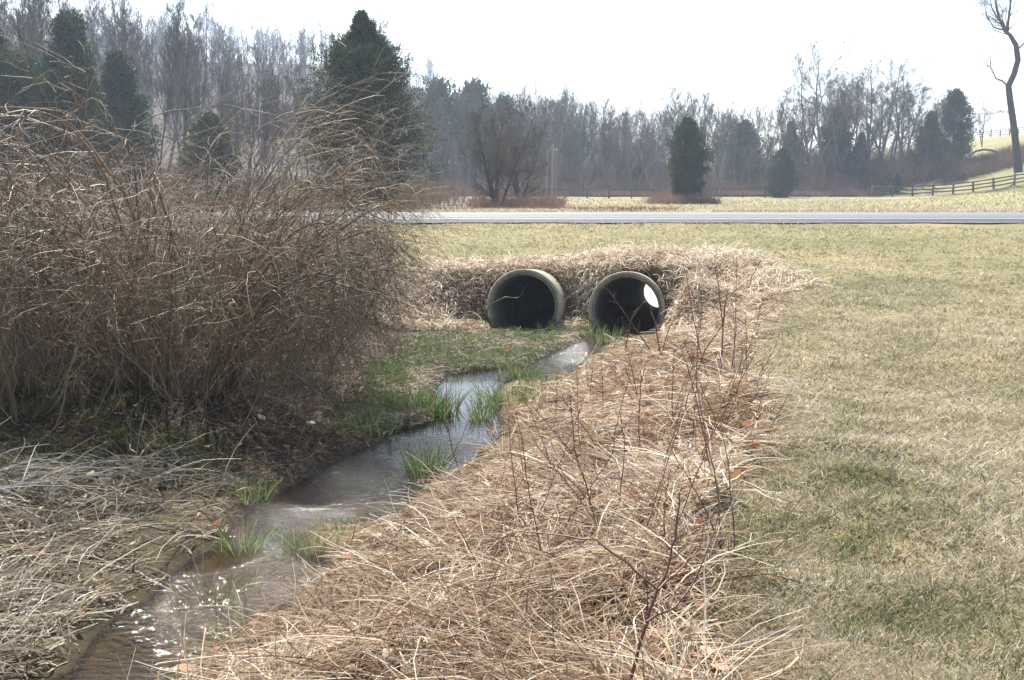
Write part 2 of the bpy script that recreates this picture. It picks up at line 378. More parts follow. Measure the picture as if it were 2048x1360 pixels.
# ------------------------------------------------------------------ water
def water_mat():
    m, t, p = mat('stream_water')
    t.nodes.remove(p)
    tc = nd(t, 'ShaderNodeTexCoord')
    mp = nd(t, 'ShaderNodeMapping'); mp.inputs['Rotation'].default_value = (0, 0, rad(-28)); mp.inputs['Scale'].default_value = (1.0, 2.0, 1)
    t.links.new(tc.outputs['Object'], mp.inputs[0])
    a = nd(t, 'ShaderNodeTexNoise'); a.inputs['Scale'].default_value = 11; a.inputs['Detail'].default_value = 3
    b = nd(t, 'ShaderNodeTexNoise'); b.inputs['Scale'].default_value = 1.1; b.inputs['Detail'].default_value = 2
    t.links.new(mp.outputs[0], a.inputs[0]); t.links.new(tc.outputs['Object'], b.inputs[0])
    # riffles are rougher near the camera (shallows), the pool beyond is calm
    sx = nd(t, 'ShaderNodeSeparateXYZ'); t.links.new(tc.outputs['Object'], sx.inputs[0])
    mr = nd(t, 'ShaderNodeMapRange'); mr.inputs[1].default_value = 11.4; mr.inputs[2].default_value = 7.6; mr.inputs[3].default_value = .02; mr.inputs[4].default_value = 1
    t.links.new(sx.outputs[1], mr.inputs[0])
    mq = nd(t, 'ShaderNodeMapRange'); mq.inputs[1].default_value = 13.6; mq.inputs[2].default_value = 15.4; mq.inputs[3].default_value = 0; mq.inputs[4].default_value = .9
    t.links.new(sx.outputs[1], mq.inputs[0])
    rp = ramp(t, [(.36, (.12, .12, .12)), (.58, (1, 1, 1))], b.outputs[0])
    mu = nd(t, 'ShaderNodeMath', operation='MULTIPLY'); t.links.new(mr.outputs[0], mu.inputs[0]); t.links.new(rp, mu.inputs[1])
    ma = nd(t, 'ShaderNodeMath', operation='MAXIMUM'); t.links.new(mu.outputs[0], ma.inputs[0]); t.links.new(mq.outputs[0], ma.inputs[1]); mu = ma
    bu = nd(t, 'ShaderNodeBump'); bu.inputs['Distance'].default_value = .05
    t.links.new(mu.outputs[0], bu.inputs['Strength']); t.links.new(a.outputs[0], bu.inputs['Height'])
    fr = nd(t, 'ShaderNodeFresnel'); fr.inputs[0].default_value = 1.42; t.links.new(bu.outputs[0], fr.inputs[1])
    g = nd(t, 'ShaderNodeBsdfGlossy'); g.inputs['Roughness'].default_value = .04; t.links.new(bu.outputs[0], g.inputs['Normal'])
    tr = nd(t, 'ShaderNodeBsdfTransparent'); tr.inputs[0].default_value = (.72, .66, .52, 1)
    mx = nd(t, 'ShaderNodeMixShader'); t.links.new(fr.outputs[0], mx.inputs[0]); t.links.new(tr.outputs[0], mx.inputs[1]); t.links.new(g.outputs[0], mx.inputs[2])
    t.links.new(mx.outputs[0], t.nodes['Material Output'].inputs[0]); return m
mb = MB()
xs = np.linspace(-5, 3.2, 60); ys = np.linspace(0, 19.1, 120)
gxx, gyy = np.meshgrid(xs, ys, indexing='ij'); V = np.stack([gxx, gyy, np.full_like(gxx, ZW)], -1)
i, j = np.meshgrid(np.arange(59), np.arange(119), indexing='ij')
Q = np.stack([i * 120 + j, (i + 1) * 120 + j, (i + 1) * 120 + j + 1, i * 120 + j + 1], -1)
ctr = V[:-1, :-1].reshape(-1, 3) + [.07, .08, 0]
kp = (look(G_cr, ctr[:, 0], ctr[:, 1]) < .3)
mb.add(V, Q.reshape(-1, 4)[kp], 0.); water = mb.build('stream_water', water_mat()); tag(water, kind='structure')

# ------------------------------------------------------------------ road, shoulder, lane
def strip(name, m, xs, yz, struct=True):     # yz: function x -> list of (y,z)
    V = np.array([[(x, y, z) for y, z in yz(x)] for x in xs]); n, k, _ = V.shape
    i, j = np.meshgrid(np.arange(n - 1), np.arange(k - 1), indexing='ij')
    Q = np.stack([i * k + j, (i + 1) * k + j, (i + 1) * k + j + 1, i * k + j + 1], -1)
    b = MB(); b.add(V, Q, 0.); o = b.build(name, m); tag(o, kind='structure'); return o
def asphalt():
    m, t, p = mat('asphalt'); tc = nd(t, 'ShaderNodeTexCoord')
    mp = nd(t, 'ShaderNodeMapping'); mp.inputs['Scale'].default_value = (.05, 1.1, 1); t.links.new(tc.outputs['Object'], mp.inputs[0])
    a = nd(t, 'ShaderNodeTexNoise'); a.inputs['Scale'].default_value = 1.6; a.inputs['Detail'].default_value = 5; t.links.new(mp.outputs[0], a.inputs[0])
    t.links.new(ramp(t, [(.35, (.085, .09, .10)), (.65, (.17, .175, .185))], a.outputs[0]), p.inputs['Base Color'])
    p.inputs['Roughness'].default_value = .75; p.inputs['Specular IOR Level'].default_value = .3; return m
RD = lambda x: 27.1 - .012 * x
am = asphalt()
strip('road', am, np.linspace(-120, 120, 121), lambda x: [(RD(x), .715), (RD(x) + .05, .775), (RD(x) + 3.4, .83), (RD(x) + 6.8, .79), (RD(x) + 6.9, .7)])
lm, lt, lp = mat('faded_line'); lp.inputs['Base Color'].default_value = (.5, .5, .46, 1); lp.inputs['Roughness'].default_value = .6
strip('edge_line', lm, np.linspace(-120, 120, 121), lambda x: [(RD(x) + .30, .785), (RD(x) + .42, .787)])
gvm, gt, gp = mat('gravel'); tc = nd(gt, 'ShaderNodeTexCoord'); a = nd(gt, 'ShaderNodeTexVoronoi'); a.inputs['Scale'].default_value = 18
gt.links.new(tc.outputs['Object'], a.inputs[0]); gt.links.new(ramp(gt, [(0, (.015, .016, .018)), (.6, (.045, .045, .05)), (1, (.16, .155, .15))], a.outputs['Color']), gp.inputs['Base Color']); gp.inputs['Roughness'].default_value = .9
strip('road_shoulder', gvm, np.linspace(-120, 120, 481), lambda x: [(RD(x) - .75 + .25 * math.sin(x * 2.1) * math.sin(x * .7), .72), (RD(x) - .12, .74), (RD(x) + .03, .75)])
# far lane seen left of the multi-stemmed tree
c4 = [PL(760, 404, .7), PL(948, 400, .7), PL(944, 384.5, .72), PL(850, 384.5, .72)]
b = MB(); Vv = []
for a_ in np.linspace(0, 1, 30):
    for b_ in np.linspace(0, 1, 12):
        pnt = (c4[0] * (1 - b_) + c4[1] * b_) * (1 - a_) + (c4[3] * (1 - b_) + c4[2] * b_) * a_
        Vv.append((pnt[0], pnt[1], float(Hh(pnt[0], pnt[1])) + .05))
i, j = np.meshgrid(np.arange(29), np.arange(11), indexing='ij'); Q = np.stack([i * 12 + j, i * 12 + j + 1, (i + 1) * 12 + j + 1, (i + 1) * 12 + j], -1)
b.add(np.array(Vv), Q, 0.); tag(b.build('lane', am), kind='structure')
# pale sheet added behind the right pipe to brighten its far end
apm, at_, ap = mat('pale_reflector'); ap.inputs['Base Color'].default_value = (.75, .74, .7, 1); ap.inputs['Roughness'].default_value = .7
xe = PIPES[1][0] + .167 * 19
strip('pipe_end_reflector', apm, np.linspace(xe - 1.6, xe + 1.9, 8), lambda x: [(37.2, -2.68), (40, -2.38), (43.4, -2.0)])

# ------------------------------------------------------------------ culvert pipes
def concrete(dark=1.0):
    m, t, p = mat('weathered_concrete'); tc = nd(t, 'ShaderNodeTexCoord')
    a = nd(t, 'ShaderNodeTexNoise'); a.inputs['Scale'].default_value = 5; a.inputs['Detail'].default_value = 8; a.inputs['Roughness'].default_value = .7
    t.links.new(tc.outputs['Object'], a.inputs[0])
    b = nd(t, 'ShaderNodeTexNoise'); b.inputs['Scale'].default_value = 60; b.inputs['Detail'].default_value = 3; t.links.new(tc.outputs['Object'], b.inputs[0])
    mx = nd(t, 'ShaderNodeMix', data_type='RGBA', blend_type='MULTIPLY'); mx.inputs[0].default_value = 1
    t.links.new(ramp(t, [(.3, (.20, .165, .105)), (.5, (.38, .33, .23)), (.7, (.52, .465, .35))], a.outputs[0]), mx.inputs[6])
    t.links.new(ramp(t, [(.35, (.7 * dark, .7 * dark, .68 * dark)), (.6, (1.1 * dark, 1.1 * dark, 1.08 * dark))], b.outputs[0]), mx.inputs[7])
    sx = nd(t, 'ShaderNodeSeparateXYZ'); t.links.new(tc.outputs['Object'], sx.inputs[0])      # silt line left by high water
    ws = nd(t, 'ShaderNodeMath', operation='MULTIPLY_ADD'); ws.inputs[1].default_value = .35; t.links.new(a.outputs[0], ws.inputs[0]); t.links.new(sx.outputs[2], ws.inputs[2])
    st = nd(t, 'ShaderNodeMix', data_type='RGBA', blend_type='MULTIPLY'); st.inputs[0].default_value = 1; t.links.new(mx.outputs[2], st.inputs[6])
    wa = nd(t, 'ShaderNodeMath', operation='ADD'); wa.inputs[1].default_value = .5; t.links.new(ws.outputs[0], wa.inputs[0])
    t.links.new(ramp(t, [(.40, (.45, .38, .28)), (.47, (.8, .75, .66)), (.50, (1, 1, 1))], wa.outputs[0]), st.inputs[7])
    t.links.new(st.outputs[2], p.inputs['Base Color']); p.inputs['Roughness'].default_value = .88
    bu = nd(t, 'ShaderNodeBump'); bu.inputs['Strength'].default_value = .5; bu.inputs['Distance'].default_value = .01
    t.links.new(b.outputs[0], bu.inputs['Height']); t.links.new(bu.outputs[0], p.inputs['Normal']); return m
cm = concrete(); cm_shade = concrete(.45)  # second copy, for the lining, has the shade inside the pipes put into its colour
def lathe(prof, n=96):
    th = np.arange(n) * 2 * math.pi / n; K = len(prof); b = MB()
    q = np.array(prof); V = np.stack([q[:, 1][:, None] * np.cos(th), np.broadcast_to(q[:, 0][:, None], (K, n)), q[:, 1][:, None] * np.sin(th)], -1)
    i, j = np.meshgrid(np.arange(K - 1), np.arange(n), indexing='ij'); j2 = (j + 1) % n
    b.add(V, np.stack([i * n + j, i * n + j2, (i + 1) * n + j2, (i + 1) * n + j], -1), 0.); return b
def chop(l, maxd=.3):
    out = [l[0]]
    for a_, b_ in zip(l[:-1], l[1:]):
        k_ = max(1, int(math.hypot(b_[0] - a_[0], b_[1] - a_[1]) / maxd))
        out += [(a_[0] + (b_[0] - a_[0]) * q / k_, a_[1] + (b_[1] - a_[1]) * q / k_) for q in range(1, k_ + 1)]
    return out
for n_, c in enumerate(PIPES):
    root = empty('culvert_pipe', c)
    root.rotation_euler = Vector(PA).to_track_quat('Y', 'Z').to_euler()
    barrel = [(.03, PR_I + .006), (.0, PR_I + .02), (.0, PR_I + .045)]
    body = [(.012, PR_I + .052), (.012, PR_I + .06), (.0, PR_I + .068), (-.002, .636), (.012, PR_O), (2.30, PR_O), (2.31, PR_O - .012), (2.33, PR_O - .012), (2.34, PR_O), (PLEN, PR_O), (PLEN, PR_I)]
    inn = [(PLEN, PR_I), (2.36, PR_I), (2.36, PR_I + .012), (2.33, PR_I + .012), (2.33, PR_I), (.03, PR_I), (.0, PR_I + .012), (.0, PR_I + .044), (.012, PR_I + .052)]
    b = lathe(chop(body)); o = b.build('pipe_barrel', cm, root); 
    b = lathe(chop(inn)); o2 = b.build('pipe_lining', cm_shade, root)
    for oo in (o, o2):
        mdf = oo.modifiers.new('edges', 'EDGE_SPLIT'); mdf.split_angle = rad(35)
    tag(root, ['left concrete culvert pipe, the one that is dark right through, projecting from the straw bank',
               'right concrete culvert pipe, the one with daylight showing at its far end'][n_], 'culvert pipe', 'pair of concrete culvert pipes under the road')

# ------------------------------------------------------------------ ground cover
FOV = 31
def sample(N, r0, r1, mix=.35, a0=-FOV, a1=FOV):
    u = R.random(N); r = 1 / (1 / r1 + (1 / r0 - 1 / r1) * u)
    m = R.random(N) < mix; r = np.where(m, r0 * (r1 / r0) ** R.random(N), r)
    a = np.radians(a0 + (a1 - a0) * R.random(N)); return r * np.sin(a), r * np.cos(a), r
def notpipe(x, y, z, pad=.02):
    ok = np.ones(len(x), bool)
    for c in PIPES:
        d = np.stack([x, y, z], -1) - c; s_ = d @ PA; rd = np.linalg.norm(d - s_[:, None] * PA, axis=-1)
        ok &= ~((rd < PR_O + pad) & (s_ > -.45))
        ok &= ~((rd < PR_O * .8) & (s_ > -.9) & (s_ < 0))
    return ok
def blades(mb, x, y, L, az, el, bend, wd, a, K=4, lift=0.0, kink=.22):
    z = Hh(x, y) + lift; ok = notpipe(x, y, z)
    P = np.empty((len(x), K, 3)); P[:, 0] = np.stack([x, y, z], -1); st = L / (K - 1)
    e = el.copy(); aa = az.copy()
    for k in range(1, K):
        P[:, k, 0] = P[:, k - 1, 0] + np.cos(e) * np.cos(aa) * st
        P[:, k, 1] = P[:, k - 1, 1] + np.cos(e) * np.sin(aa) * st
        P[:, k, 2] = P[:, k - 1, 2] + np.sin(e) * st
        e = e - bend / (K - 1) * (.5 + R.random(len(x))); aa = aa + R.normal(size=len(x)) * kink
    hx = Hh(P[:, 1:, 0], P[:, 1:, 1])[:, :] + .006
    P[:, 1:, 2] = np.maximum(P[:, 1:, 2], hx + (lift[:, None] if hasattr(lift, '__len__') else lift) * .6)
    for kk in (K - 1, K // 2): ok &= (look(G_cr, P[:, kk, 0], P[:, kk, 1]) > .0) | (P[:, kk, 1] > 19)
    for kk in (K // 2, K - 1): ok &= notpipe(P[:, kk, 0], P[:, kk, 1], P[:, kk, 2], 0)
    d = nrm(P[:, -1] - P[:, 0]); sv = np.cross(d, nrm(R.normal(size=(len(x), 3)) * [.8, .8, .5] + [0, -.2, 1]))
    tp = np.linspace(1, .35, K); P, sv = P[ok], nrm(sv[ok])
    ribbon(mb, P, sv, wd[ok][:, None] * tp[None], a[ok])
# lawn and embankment
mb = MB(); N = 520000
x, y, r = sample(N, 2.6, 27.0, .5)
wm = 1 - soft(x, y, mat_r, 1.2); dcx = look(G_cr, x, y); lt_ = soft(x, y, litter, .8); ll = soft(x, y, mat_l, .4)
gap = .35 + .65 * sm((fbm(x * 2.5, y * 2.5, 54, 2) - .28) / .2)
k = (R.random(N) < wm * (1 - lt_) * (1 - ll) * gap) & (y < RD(x) - .78) & (dcx > .15) & (inpoly(x, y, marsh) == False)
x, y, r = x[k], y[k], r[k]; n = len(x)
pat = fbm(x * .55, y * .9, 51) * .45 + fbm(x * 2.6, y * 2.6, 52) * .55
green = sm((y - 24) / 3) * .10 + .10 * sm((y - 9) / 5)
a = np.clip(.70 + (pat - .5) * .9 - green + R.normal(size=n) * .17, 0, 1)
up_ = R.random(n)
L = (.022 + .038 * R.random(n)) * (1 + .02 * r) * (.8 + .5 * fbm(x * 1.5, y * 1.5, 53))
blades(mb, x, y, L, R.random(n) * 6.283, np.radians(5 + 60 * up_), np.full(n, .5), .0028 + .00055 * r * (.7 + .6 * R.random(n)), a, 3)
tag(mb.build('lawn_grass', M['lawn']), 'short mown grass, straw coloured mixed with green, on the lawn and road embankment', 'grass', kind='stuff')
# small green tufts in the lawn
mb = MB(); nc = 900
x, y, r = sample(nc, 3.0, 22.0, .3, -2, FOV)
k = (soft(x, y, mat_r, .6) < .6) & (dcx[:1].size > 0) & (x > .6) & (fbm(x * .6, y * .6, 61) > .45); x, y, r = x[k], y[k], r[k]
m_ = 16; xx = np.repeat(x, m_) + R.normal(size=len(x) * m_) * .05; yy = np.repeat(y, m_) + R.normal(size=len(x) * m_) * .05; r_ = np.repeat(r, m_); n = len(xx)
blades(mb, xx, yy, .03 + .045 * R.random(n), R.random(n) * 6.283, np.radians(50 + 35 * R.random(n)), np.full(n, .5), 0.003 + .0003 * r_, R.random(n) * .9, 3)
tag(mb.build('clover_grass', M['green']), 'scattered fresh green blades coming up through the straw coloured lawn', 'grass', kind='stuff')

def leaves():
    b = MB(); n = 420; x, y, r_ = sample(n, 2.8, 16, .4, -25, 16); k = (look(G_cr, x, y) > .05) & (soft(x, y, mat_r, .8) + soft(x, y, mat_l, .5) + soft(x, y, litter, .5) > .3); x, y = x[k], y[k]; n = len(x)
    z = Hh(x, y) + .06 + .05 * R.random(n); c = np.stack([x, y, z], -1); d = nrm(R.normal(size=(n, 3)) * [1, 1, .35]); L = (.025 + .03 * R.random(n))[:, None]
    P = np.stack([c - d * L, c - d * L * .3 + [0, 0, .006], c + d * L * .4 + [0, 0, .008], c + d * L], 1)
    ribbon(b, P, nrm(np.cross(d, R.normal(size=(n, 3)) * .4 + [0, 0, 1])), L * 1.3 * np.array([.15, 1, .85, .1])[None], R.random(n))
    tag(b.build('fallen_leaves', leafmat('dead_leaf', [(0, (.16, .06, .025)), (.6, (.33, .15, .06)), (1, (.62, .5, .38))], .3)), 'curled orange brown dead leaves scattered over the banks', 'leaves', kind='stuff')
leaves()
def mats(name, P, m, N, seed, base_ang, label, Lr=(.22, .62), cm_=0.0, wsc=1.0, edge=.35):
    mb = MB(); x, y, r = sample(N, 2.4, 24, .35)
    w_ = soft(x, y, P, edge); k = (R.random(N) < w_ * (.35 + .65 * sm((fbm(x * 2.1, y * 2.1, seed + 7) - .32) / .12))) & (look(G_cr, x, y) > .03); x, y, r = x[k], y[k], r[k]; n = len(x)
    ca_ = base_ang + 3.0 * (vn(x * .9, y * .9, seed) - .5) + 1.6 * (vn(x * 3.1, y * 3.1, seed + 1) - .5)
    az = ca_ + R.normal(size=n) * (.35 + .5 * vn(x * 1.7, y * 1.7, seed + 2)) * 1.2 + (R.random(n) < .5) * math.pi
    L = Lr[0] + (Lr[1] - Lr[0]) * R.random(n) ** 1.5
    nbd = n // 14; bi = R.integers(0, nbd, n); lk = R.random(n) < .6; src = R.permutation(n)[:nbd]      # locks of stalks fallen together
    az = np.where(lk, (az + R.normal(size=n) * .25 * 0)[src][bi] + R.normal(size=n) * .13, az); x = np.where(lk, x[src][bi] + R.normal(size=n) * .045, x); y = np.where(lk, y[src][bi] + R.normal(size=n) * .045, y); r = np.where(lk, r[src][bi], r)
    lka = np.where(lk, R.normal(size=nbd)[bi] * .16, 0); lke = np.where(lk, np.abs(R.normal(size=nbd))[bi] * np.radians(9), 0)
    fl = R.random(n) < .48; L = np.where(fl, .05 + .10 * R.random(n), L); az = np.where(fl, R.random(n) * 6.283, az)
    steep = sm((y - 17) / 1.5); L = L * (1 - .45 * steep)
    el = np.radians(R.normal(size=n) * 9 + 9); big = R.random(n) < .035; el = np.where(big, np.radians(25 + 45 * R.random(n)), el)
    el = el + lke; lift = R.random(n) ** 1.3
    dk = lift; lift = .10 * lift * sm((look(G_cr, x, y)) / .9)                                  # strands lower in the mat are browner, upper ones paler
    a = np.clip(.10 + .55 * dk + .75 * (fbm(x * 1.2, y * 1.2, seed + 5) - .5) + R.normal(size=n) * .20 + lka + cm_, 0, 1)
    blades(mb, x, y, L, az, el, .25 + .5 * R.random(n), (.0046 + .00038 * r) * wsc * (.5 + R.random(n)) * np.where(fl, 1.7, 1.0), a, 5, lift, .30)
    return tag(mb.build(name, m), label, 'dead grass', kind='stuff')
mats('matted_straw', mat_r, M['straw'], 170000, 71, .15, 'flattened tan and rusty straw matted over the right bank and round the culvert pipes')
mats('matted_reeds', mat_l, M['reed'], 130000, 81, .75, 'pale grey beige reeds lying flat on the left bank at the water', (.3, .85), .06, 1.2)
# straw hanging over the steep bank round the pipes
mb = MB(); N = 36000; x = -3.4 + 8.4 * R.random(N); y = np.where(x > 2.4, 16.4, 18.0); y = y + (20.9 - y) * R.random(N)
k = (R.random(N) < np.minimum(sm((x + 3.4) / 1.2), sm((5.0 - x) / 1.2)) * (1 - sm((y - 19.7) / .8) * .9) * (.3 + .7 * sm((fbm(x * 1.9, y * 1.9, 79) - .36) / .12))) & (look(G_cr, x, y) > .1); x, y = x[k], y[k]; n = len(x)
az = -math.pi / 2 + R.normal(size=n) * .9 + 1.5 * (vn(x * 1.3, y * 1.3, 77) - .5)
blades(mb, x, y, .12 + .28 * R.random(n) ** 1.3, az, np.radians(15 + 25 * R.normal(size=n)), .9 + .9 * R.random(n), .013 * (.5 + R.random(n)), np.clip(.32 + .6 * fbm(x * 1.5, y * 1.5, 78) + .25 * R.normal(size=n) + .1, 0, 1), 5, .09 * R.random(n))
tag(mb.build('hanging_straw', M['straw']), 'dry pale straw hanging over the steep bank round the two pipe mouths', 'dead grass', kind='stuff')
# fine rusty thatch and dark litter under the shrub
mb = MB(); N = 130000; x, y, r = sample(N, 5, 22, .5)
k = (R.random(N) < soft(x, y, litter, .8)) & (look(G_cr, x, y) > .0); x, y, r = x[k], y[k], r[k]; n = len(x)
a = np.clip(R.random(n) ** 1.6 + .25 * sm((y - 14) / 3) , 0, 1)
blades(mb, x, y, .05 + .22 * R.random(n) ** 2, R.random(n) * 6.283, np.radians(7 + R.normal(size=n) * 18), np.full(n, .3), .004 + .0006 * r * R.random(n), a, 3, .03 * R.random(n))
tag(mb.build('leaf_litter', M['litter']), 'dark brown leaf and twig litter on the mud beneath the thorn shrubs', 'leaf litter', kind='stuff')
# marsh grass and moss
mb = MB(); N = 110000; x, y, r = sample(N, 8, 20, .5, -12, 10)
pm = fbm(x * 1.1, y * 1.1, 91)
k = (R.random(N) < soft(x, y, marsh, .3) * sm((pm - .42) / .2) * .8) & (look(G_cr, x, y) > .02); x, y, r = x[k], y[k], r[k]; n = len(x)
blades(mb, x, y, .05 + .11 * R.random(n), R.random(n) * 6.283, np.radians(40 + 45 * R.random(n)), np.full(n, .5), .003 + .0004 * r, np.clip(R.random(n) * .6 + .3 * pm[k], 0, 1), 3)
tag(mb.build('marsh_grass', M['green']), 'fresh green marsh grass between the stream and the culvert pipes', 'grass', kind='stuff')
mb = MB(); N = 60000; x, y, r = sample(N, 8, 19, .5, -14, 10)
k = (R.random(N) < soft(x, y, marsh, .5)) & (look(G_cr, x, y) > .0); x, y, r = x[k], y[k], r[k]; n = len(x)
blades(mb, x, y, .1 + .25 * R.random(n) ** 2, R.random(n) * 6.283, np.radians(R.normal(size=n) * 10 + 6), np.full(n, .3), .003 + .0004 * r, np.clip(R.random(n) * 1.0 - .1, 0, 1), 4, .03 * R.random(n))
tag(mb.build('marsh_straw', M['reed']), 'broken brown reed stalks lying among the green marsh grass', 'dead grass', kind='stuff')
mb = MB(); N = 60000; x, y, r = sample(N, 6.5, 13, .5, -FOV, -8)
mp_ = wpoly([(-60, 880), (60, 850), (330, 850), (440, 900), (330, 930), (60, 935), (-60, 930)])
mp2 = np.array([PL(a_, b_, -.6)[:2] for a_, b_ in [(-80, 860), (0, 800), (200, 770), (420, 780), (450, 860), (400, 925), (60, 935), (-80, 930)]])
k = (R.random(N) < soft(x, y, mp2, .6) * sm((fbm(x * 1.6, y * 1.6, 95) - .38) / .2)); x, y, r = x[k], y[k], r[k]; n = len(x)
blades(mb, x, y, .03 + .06 * R.random(n), R.random(n) * 6.283, np.radians(30 + 50 * R.random(n)), np.full(n, .5), .006 + .0004 * r, R.random(n), 3)
tag(mb.build('moss_patch', M['moss']), 'dim olive green moss and grass in the shade under the large shrub', 'moss', kind='stuff')
# field grass beyond the road
mb = MB(); N = 60000; x, y, r = sample(N, 34, 110, .4); n = N
blades(mb, x, y, .06 + .08 * R.random(n), R.random(n) * 6.283, np.radians(40 + 45 * R.random(n)), np.full(n, .4), .012 + .0006 * r, np.clip(.72 + .8 * (fbm(x * .09, y * .09, 33) - .5) + R.normal(size=n) * .15, 0, 1), 3)
tag(mb.build('field_grass', M['lawn']), 'dry rough field grass beyond the road', 'grass', kind='stuff')

# green clumps, each a thing
def clump(px, py, n, L, sp, label, z=ZW, m='green', el=55, onwater=True):
    p0 = PL(px, py, z) if onwater else np.append(hit(px, py), 0)
    if not onwater: p0[2] = float(Hh(p0[0], p0[1]))
    b = MB(); q = np.clip(R.normal(size=(n, 2)), -1.8, 1.8) * sp; az = np.arctan2(q[:, 1], q[:, 0]) + R.normal(size=n) * .7
    pos = np.concatenate([q, np.full((n, 1), -.05)], 1); e = np.radians(el + 30 * R.random(n))
    d = np.stack([np.cos(e) * np.cos(az), np.cos(e) * np.sin(az), np.sin(e)], -1)
    P = grow(pos, d, L * (.5 + .6 * R.random(n)), 5, -.35, .05, -.12)
    sv = nrm(np.cross(d, R.normal(size=(n, 3)) * .3 + [0, -1, .2]))
    ribbon(b, P, sv, (.005 + .0003 * p0[1]) * np.linspace(1, .15, 5)[None] * (.7 + .6 * R.random(n))[:, None], R.random(n))
    return tag(b.build('grass_clump', M[m], None, p0), label, 'grass clump', 'green grass clumps along the stream')
clump(852, 945, 150, .42, .085, 'bright green grass clump standing in the water at the right bank, mid stream')
clump(962, 838, 60, .36, .05, 'small green grass clump in the narrow pool left of the green point')
clump(1020, 805, 260, .34, .19, 'broad green grass clump on the point where the stream bends', ZW + .03)
clump(835, 815, 420, .34, .24, 'large green grass clump on the left bank beside the calm pool', ZW + .05)
clump(735, 855, 160, .26, .16, 'low green grass clump on the mud left of the pool', ZW + .08)
clump(885, 828, 60, .30, .07, 'few green blades leaning over the pool edge from the left', ZW)
clump(480, 1095, 80, .24, .07, 'thin green grass clump among reeds on the left water edge', ZW)
clump(625, 1090, 110, .22, .12, 'short green clump on the muddy point at the riffle', ZW + .02)
clump(690, 1075, 90, .18, .12, 'olive clump on the right of the muddy point', ZW + .03, 'moss')
clump(440, 1190, 50, .22, .12, 'sparse green blades rising from the shallow riffle', ZW - .04)
clump(430, 1300, 14, .25, .04, 'pair of green blades near the bottom edge of the right bank', ZW)
clump(500, 985, 60, .24, .10, 'dull green clump on dark litter above the left riffle', ZW + .08)
clump(1215, 680, 120, .30, .14, 'green grass clump at the mouth of the right pipe', ZW + .03)
clump(1140, 660, 200, .28, .28, 'green grass clump between the two pipe mouths', ZW + .08)
clump(1095, 765, 110, .24, .14, 'green clump on the right edge of the upper pool', ZW + .05)
clump(1040, 745, 120, .26, .14, 'green clump drooping over the upper pool from its far side', ZW + .04)
clump(770, 745, 150, .28, .16, 'green clump on the left floor of the hollow', ZW + .08)
# clumps of long arching straw standing out of the mats
tall = [(260, 930, .75), (330, 1000, .6), (60, 980, .6), (150, 1120, .7), (410, 1190, .5), (1450, 780, .5), (1480, 740, .5), (1240, 1090, .5), (1010, 900, .45), (1140, 990, .55),
        (1420, 1180, .8), (1000, 860, .35), (1320, 1060, .5), (830, 1110, .6), (700, 1290, .5), (1180, 830, .5), (1340, 700, .5), (1120, 1250, .6), (590, 1290, .4), (940, 1280, .5)]
for px, py, L in tall:
    o = clump(px, py, 26, L, .07, 'x', 0, 'straw' if px > 500 else 'reed', 30, False)
    o.name = 'straw_tuft'; tag(o, 'loose tuft of long dry stalks sticking up from the matted straw' if px > 500 else 'loose tuft of long pale stalks sticking up from the reeds on the left bank', 'straw tuft', 'tufts of dry stalks on the banks' if px > 500 else 'tufts of pale stalks on the left bank')

# ------------------------------------------------------------------ thorn shrubs
def shrub(name, loc, H, spread, nc, nl, ntw, label, thick=.009, m='cane', Rm=2.6, out=34, droop=1.0, base=.35, group=None, cat='shrub', wz=.055):
    root = empty(name, loc); th = R.random(nc) * 6.283; rb = np.sqrt(R.random(nc)) * base
    pos = np.stack([rb * np.cos(th), rb * np.sin(th), np.full(nc, -.1)], -1)
    o_ = np.radians(out) * (.15 + 1.0 * R.random(nc)); az = th + R.normal(size=nc) * .5
    d = np.stack([np.sin(o_) * np.cos(az), np.sin(o_) * np.sin(az), np.cos(o_)], -1)
    L = H * (.85 + .50 * R.random(nc)) * (.85 + .25 * R.random(nc))
    K = 16; P = np.empty((nc, K, 3)); P[:, 0] = pos; st = (L / (K - 1))[:, None]
    g = droop * (.5 + .8 * R.random(nc))[:, None]
    hz = np.stack([np.cos(az), np.sin(az), np.zeros(nc)], -1)
    for k in range(1, K):
        f = k / (K - 1)
        d = nrm(d + (hz * .085 * spread - np.array([0, 0, 1.]) * .20 * f) * g * (f * 1.5) + R.normal(size=(nc, 3)) * wz)
        P[:, k] = P[:, k - 1] + d * st
    P[:, :, 2] = np.maximum(P[:, :, 2], -.05 + .05 * R.random((nc, 1)))
    def env(P):
        h = np.hypot(P[..., 0], P[..., 1]); lim = Rm * (.64 + .36 * sm((P[..., 2] + .1) / (.42 * H)))
        f = (1 + (h / lim) ** 6) ** (-1 / 6); Q_ = P.copy(); Q_[..., 0] *= f; Q_[..., 1] *= f; return Q_
    P = env(P); zc = .88 * H; zz = np.maximum(P[..., 2], 0); P[..., 2] = np.where(P[..., 2] > 0, zz * (1 + (zz / zc) ** 7) ** (-1 / 7), P[..., 2]); P[:, 1:] += R.normal(size=P[:, 1:].shape) * .012
    r = thick * (.6 + 1.3 * R.random(nc) ** 3)[:, None] * np.linspace(1, .35, K)[None]
    b = MB(); tube(b, P, r, 4, R.random(nc)); b.build('canes', M[m], root)
    b = MB(); Q, rq = spawn(P, r, nl, .34, 1, .40, 44, 10, -.4, .12, .66, -.10, .35)
    tube(b, Q, rq, 3)
    T, rt = spawn(Q, rq, ntw, .1, 1, .46, 46, 5, -.12, .16, .65, -.03, .3)
    rt = np.maximum(rt, .0017); tube(b, T, rt, 3)
    b.build('twigs', M[m], root)
    tag(root, label, cat, group); return root
def gz(x, y): return float(Hh(np.array(x), np.array(y)))
g0 = 'leafless thorn shrubs left of the stream'
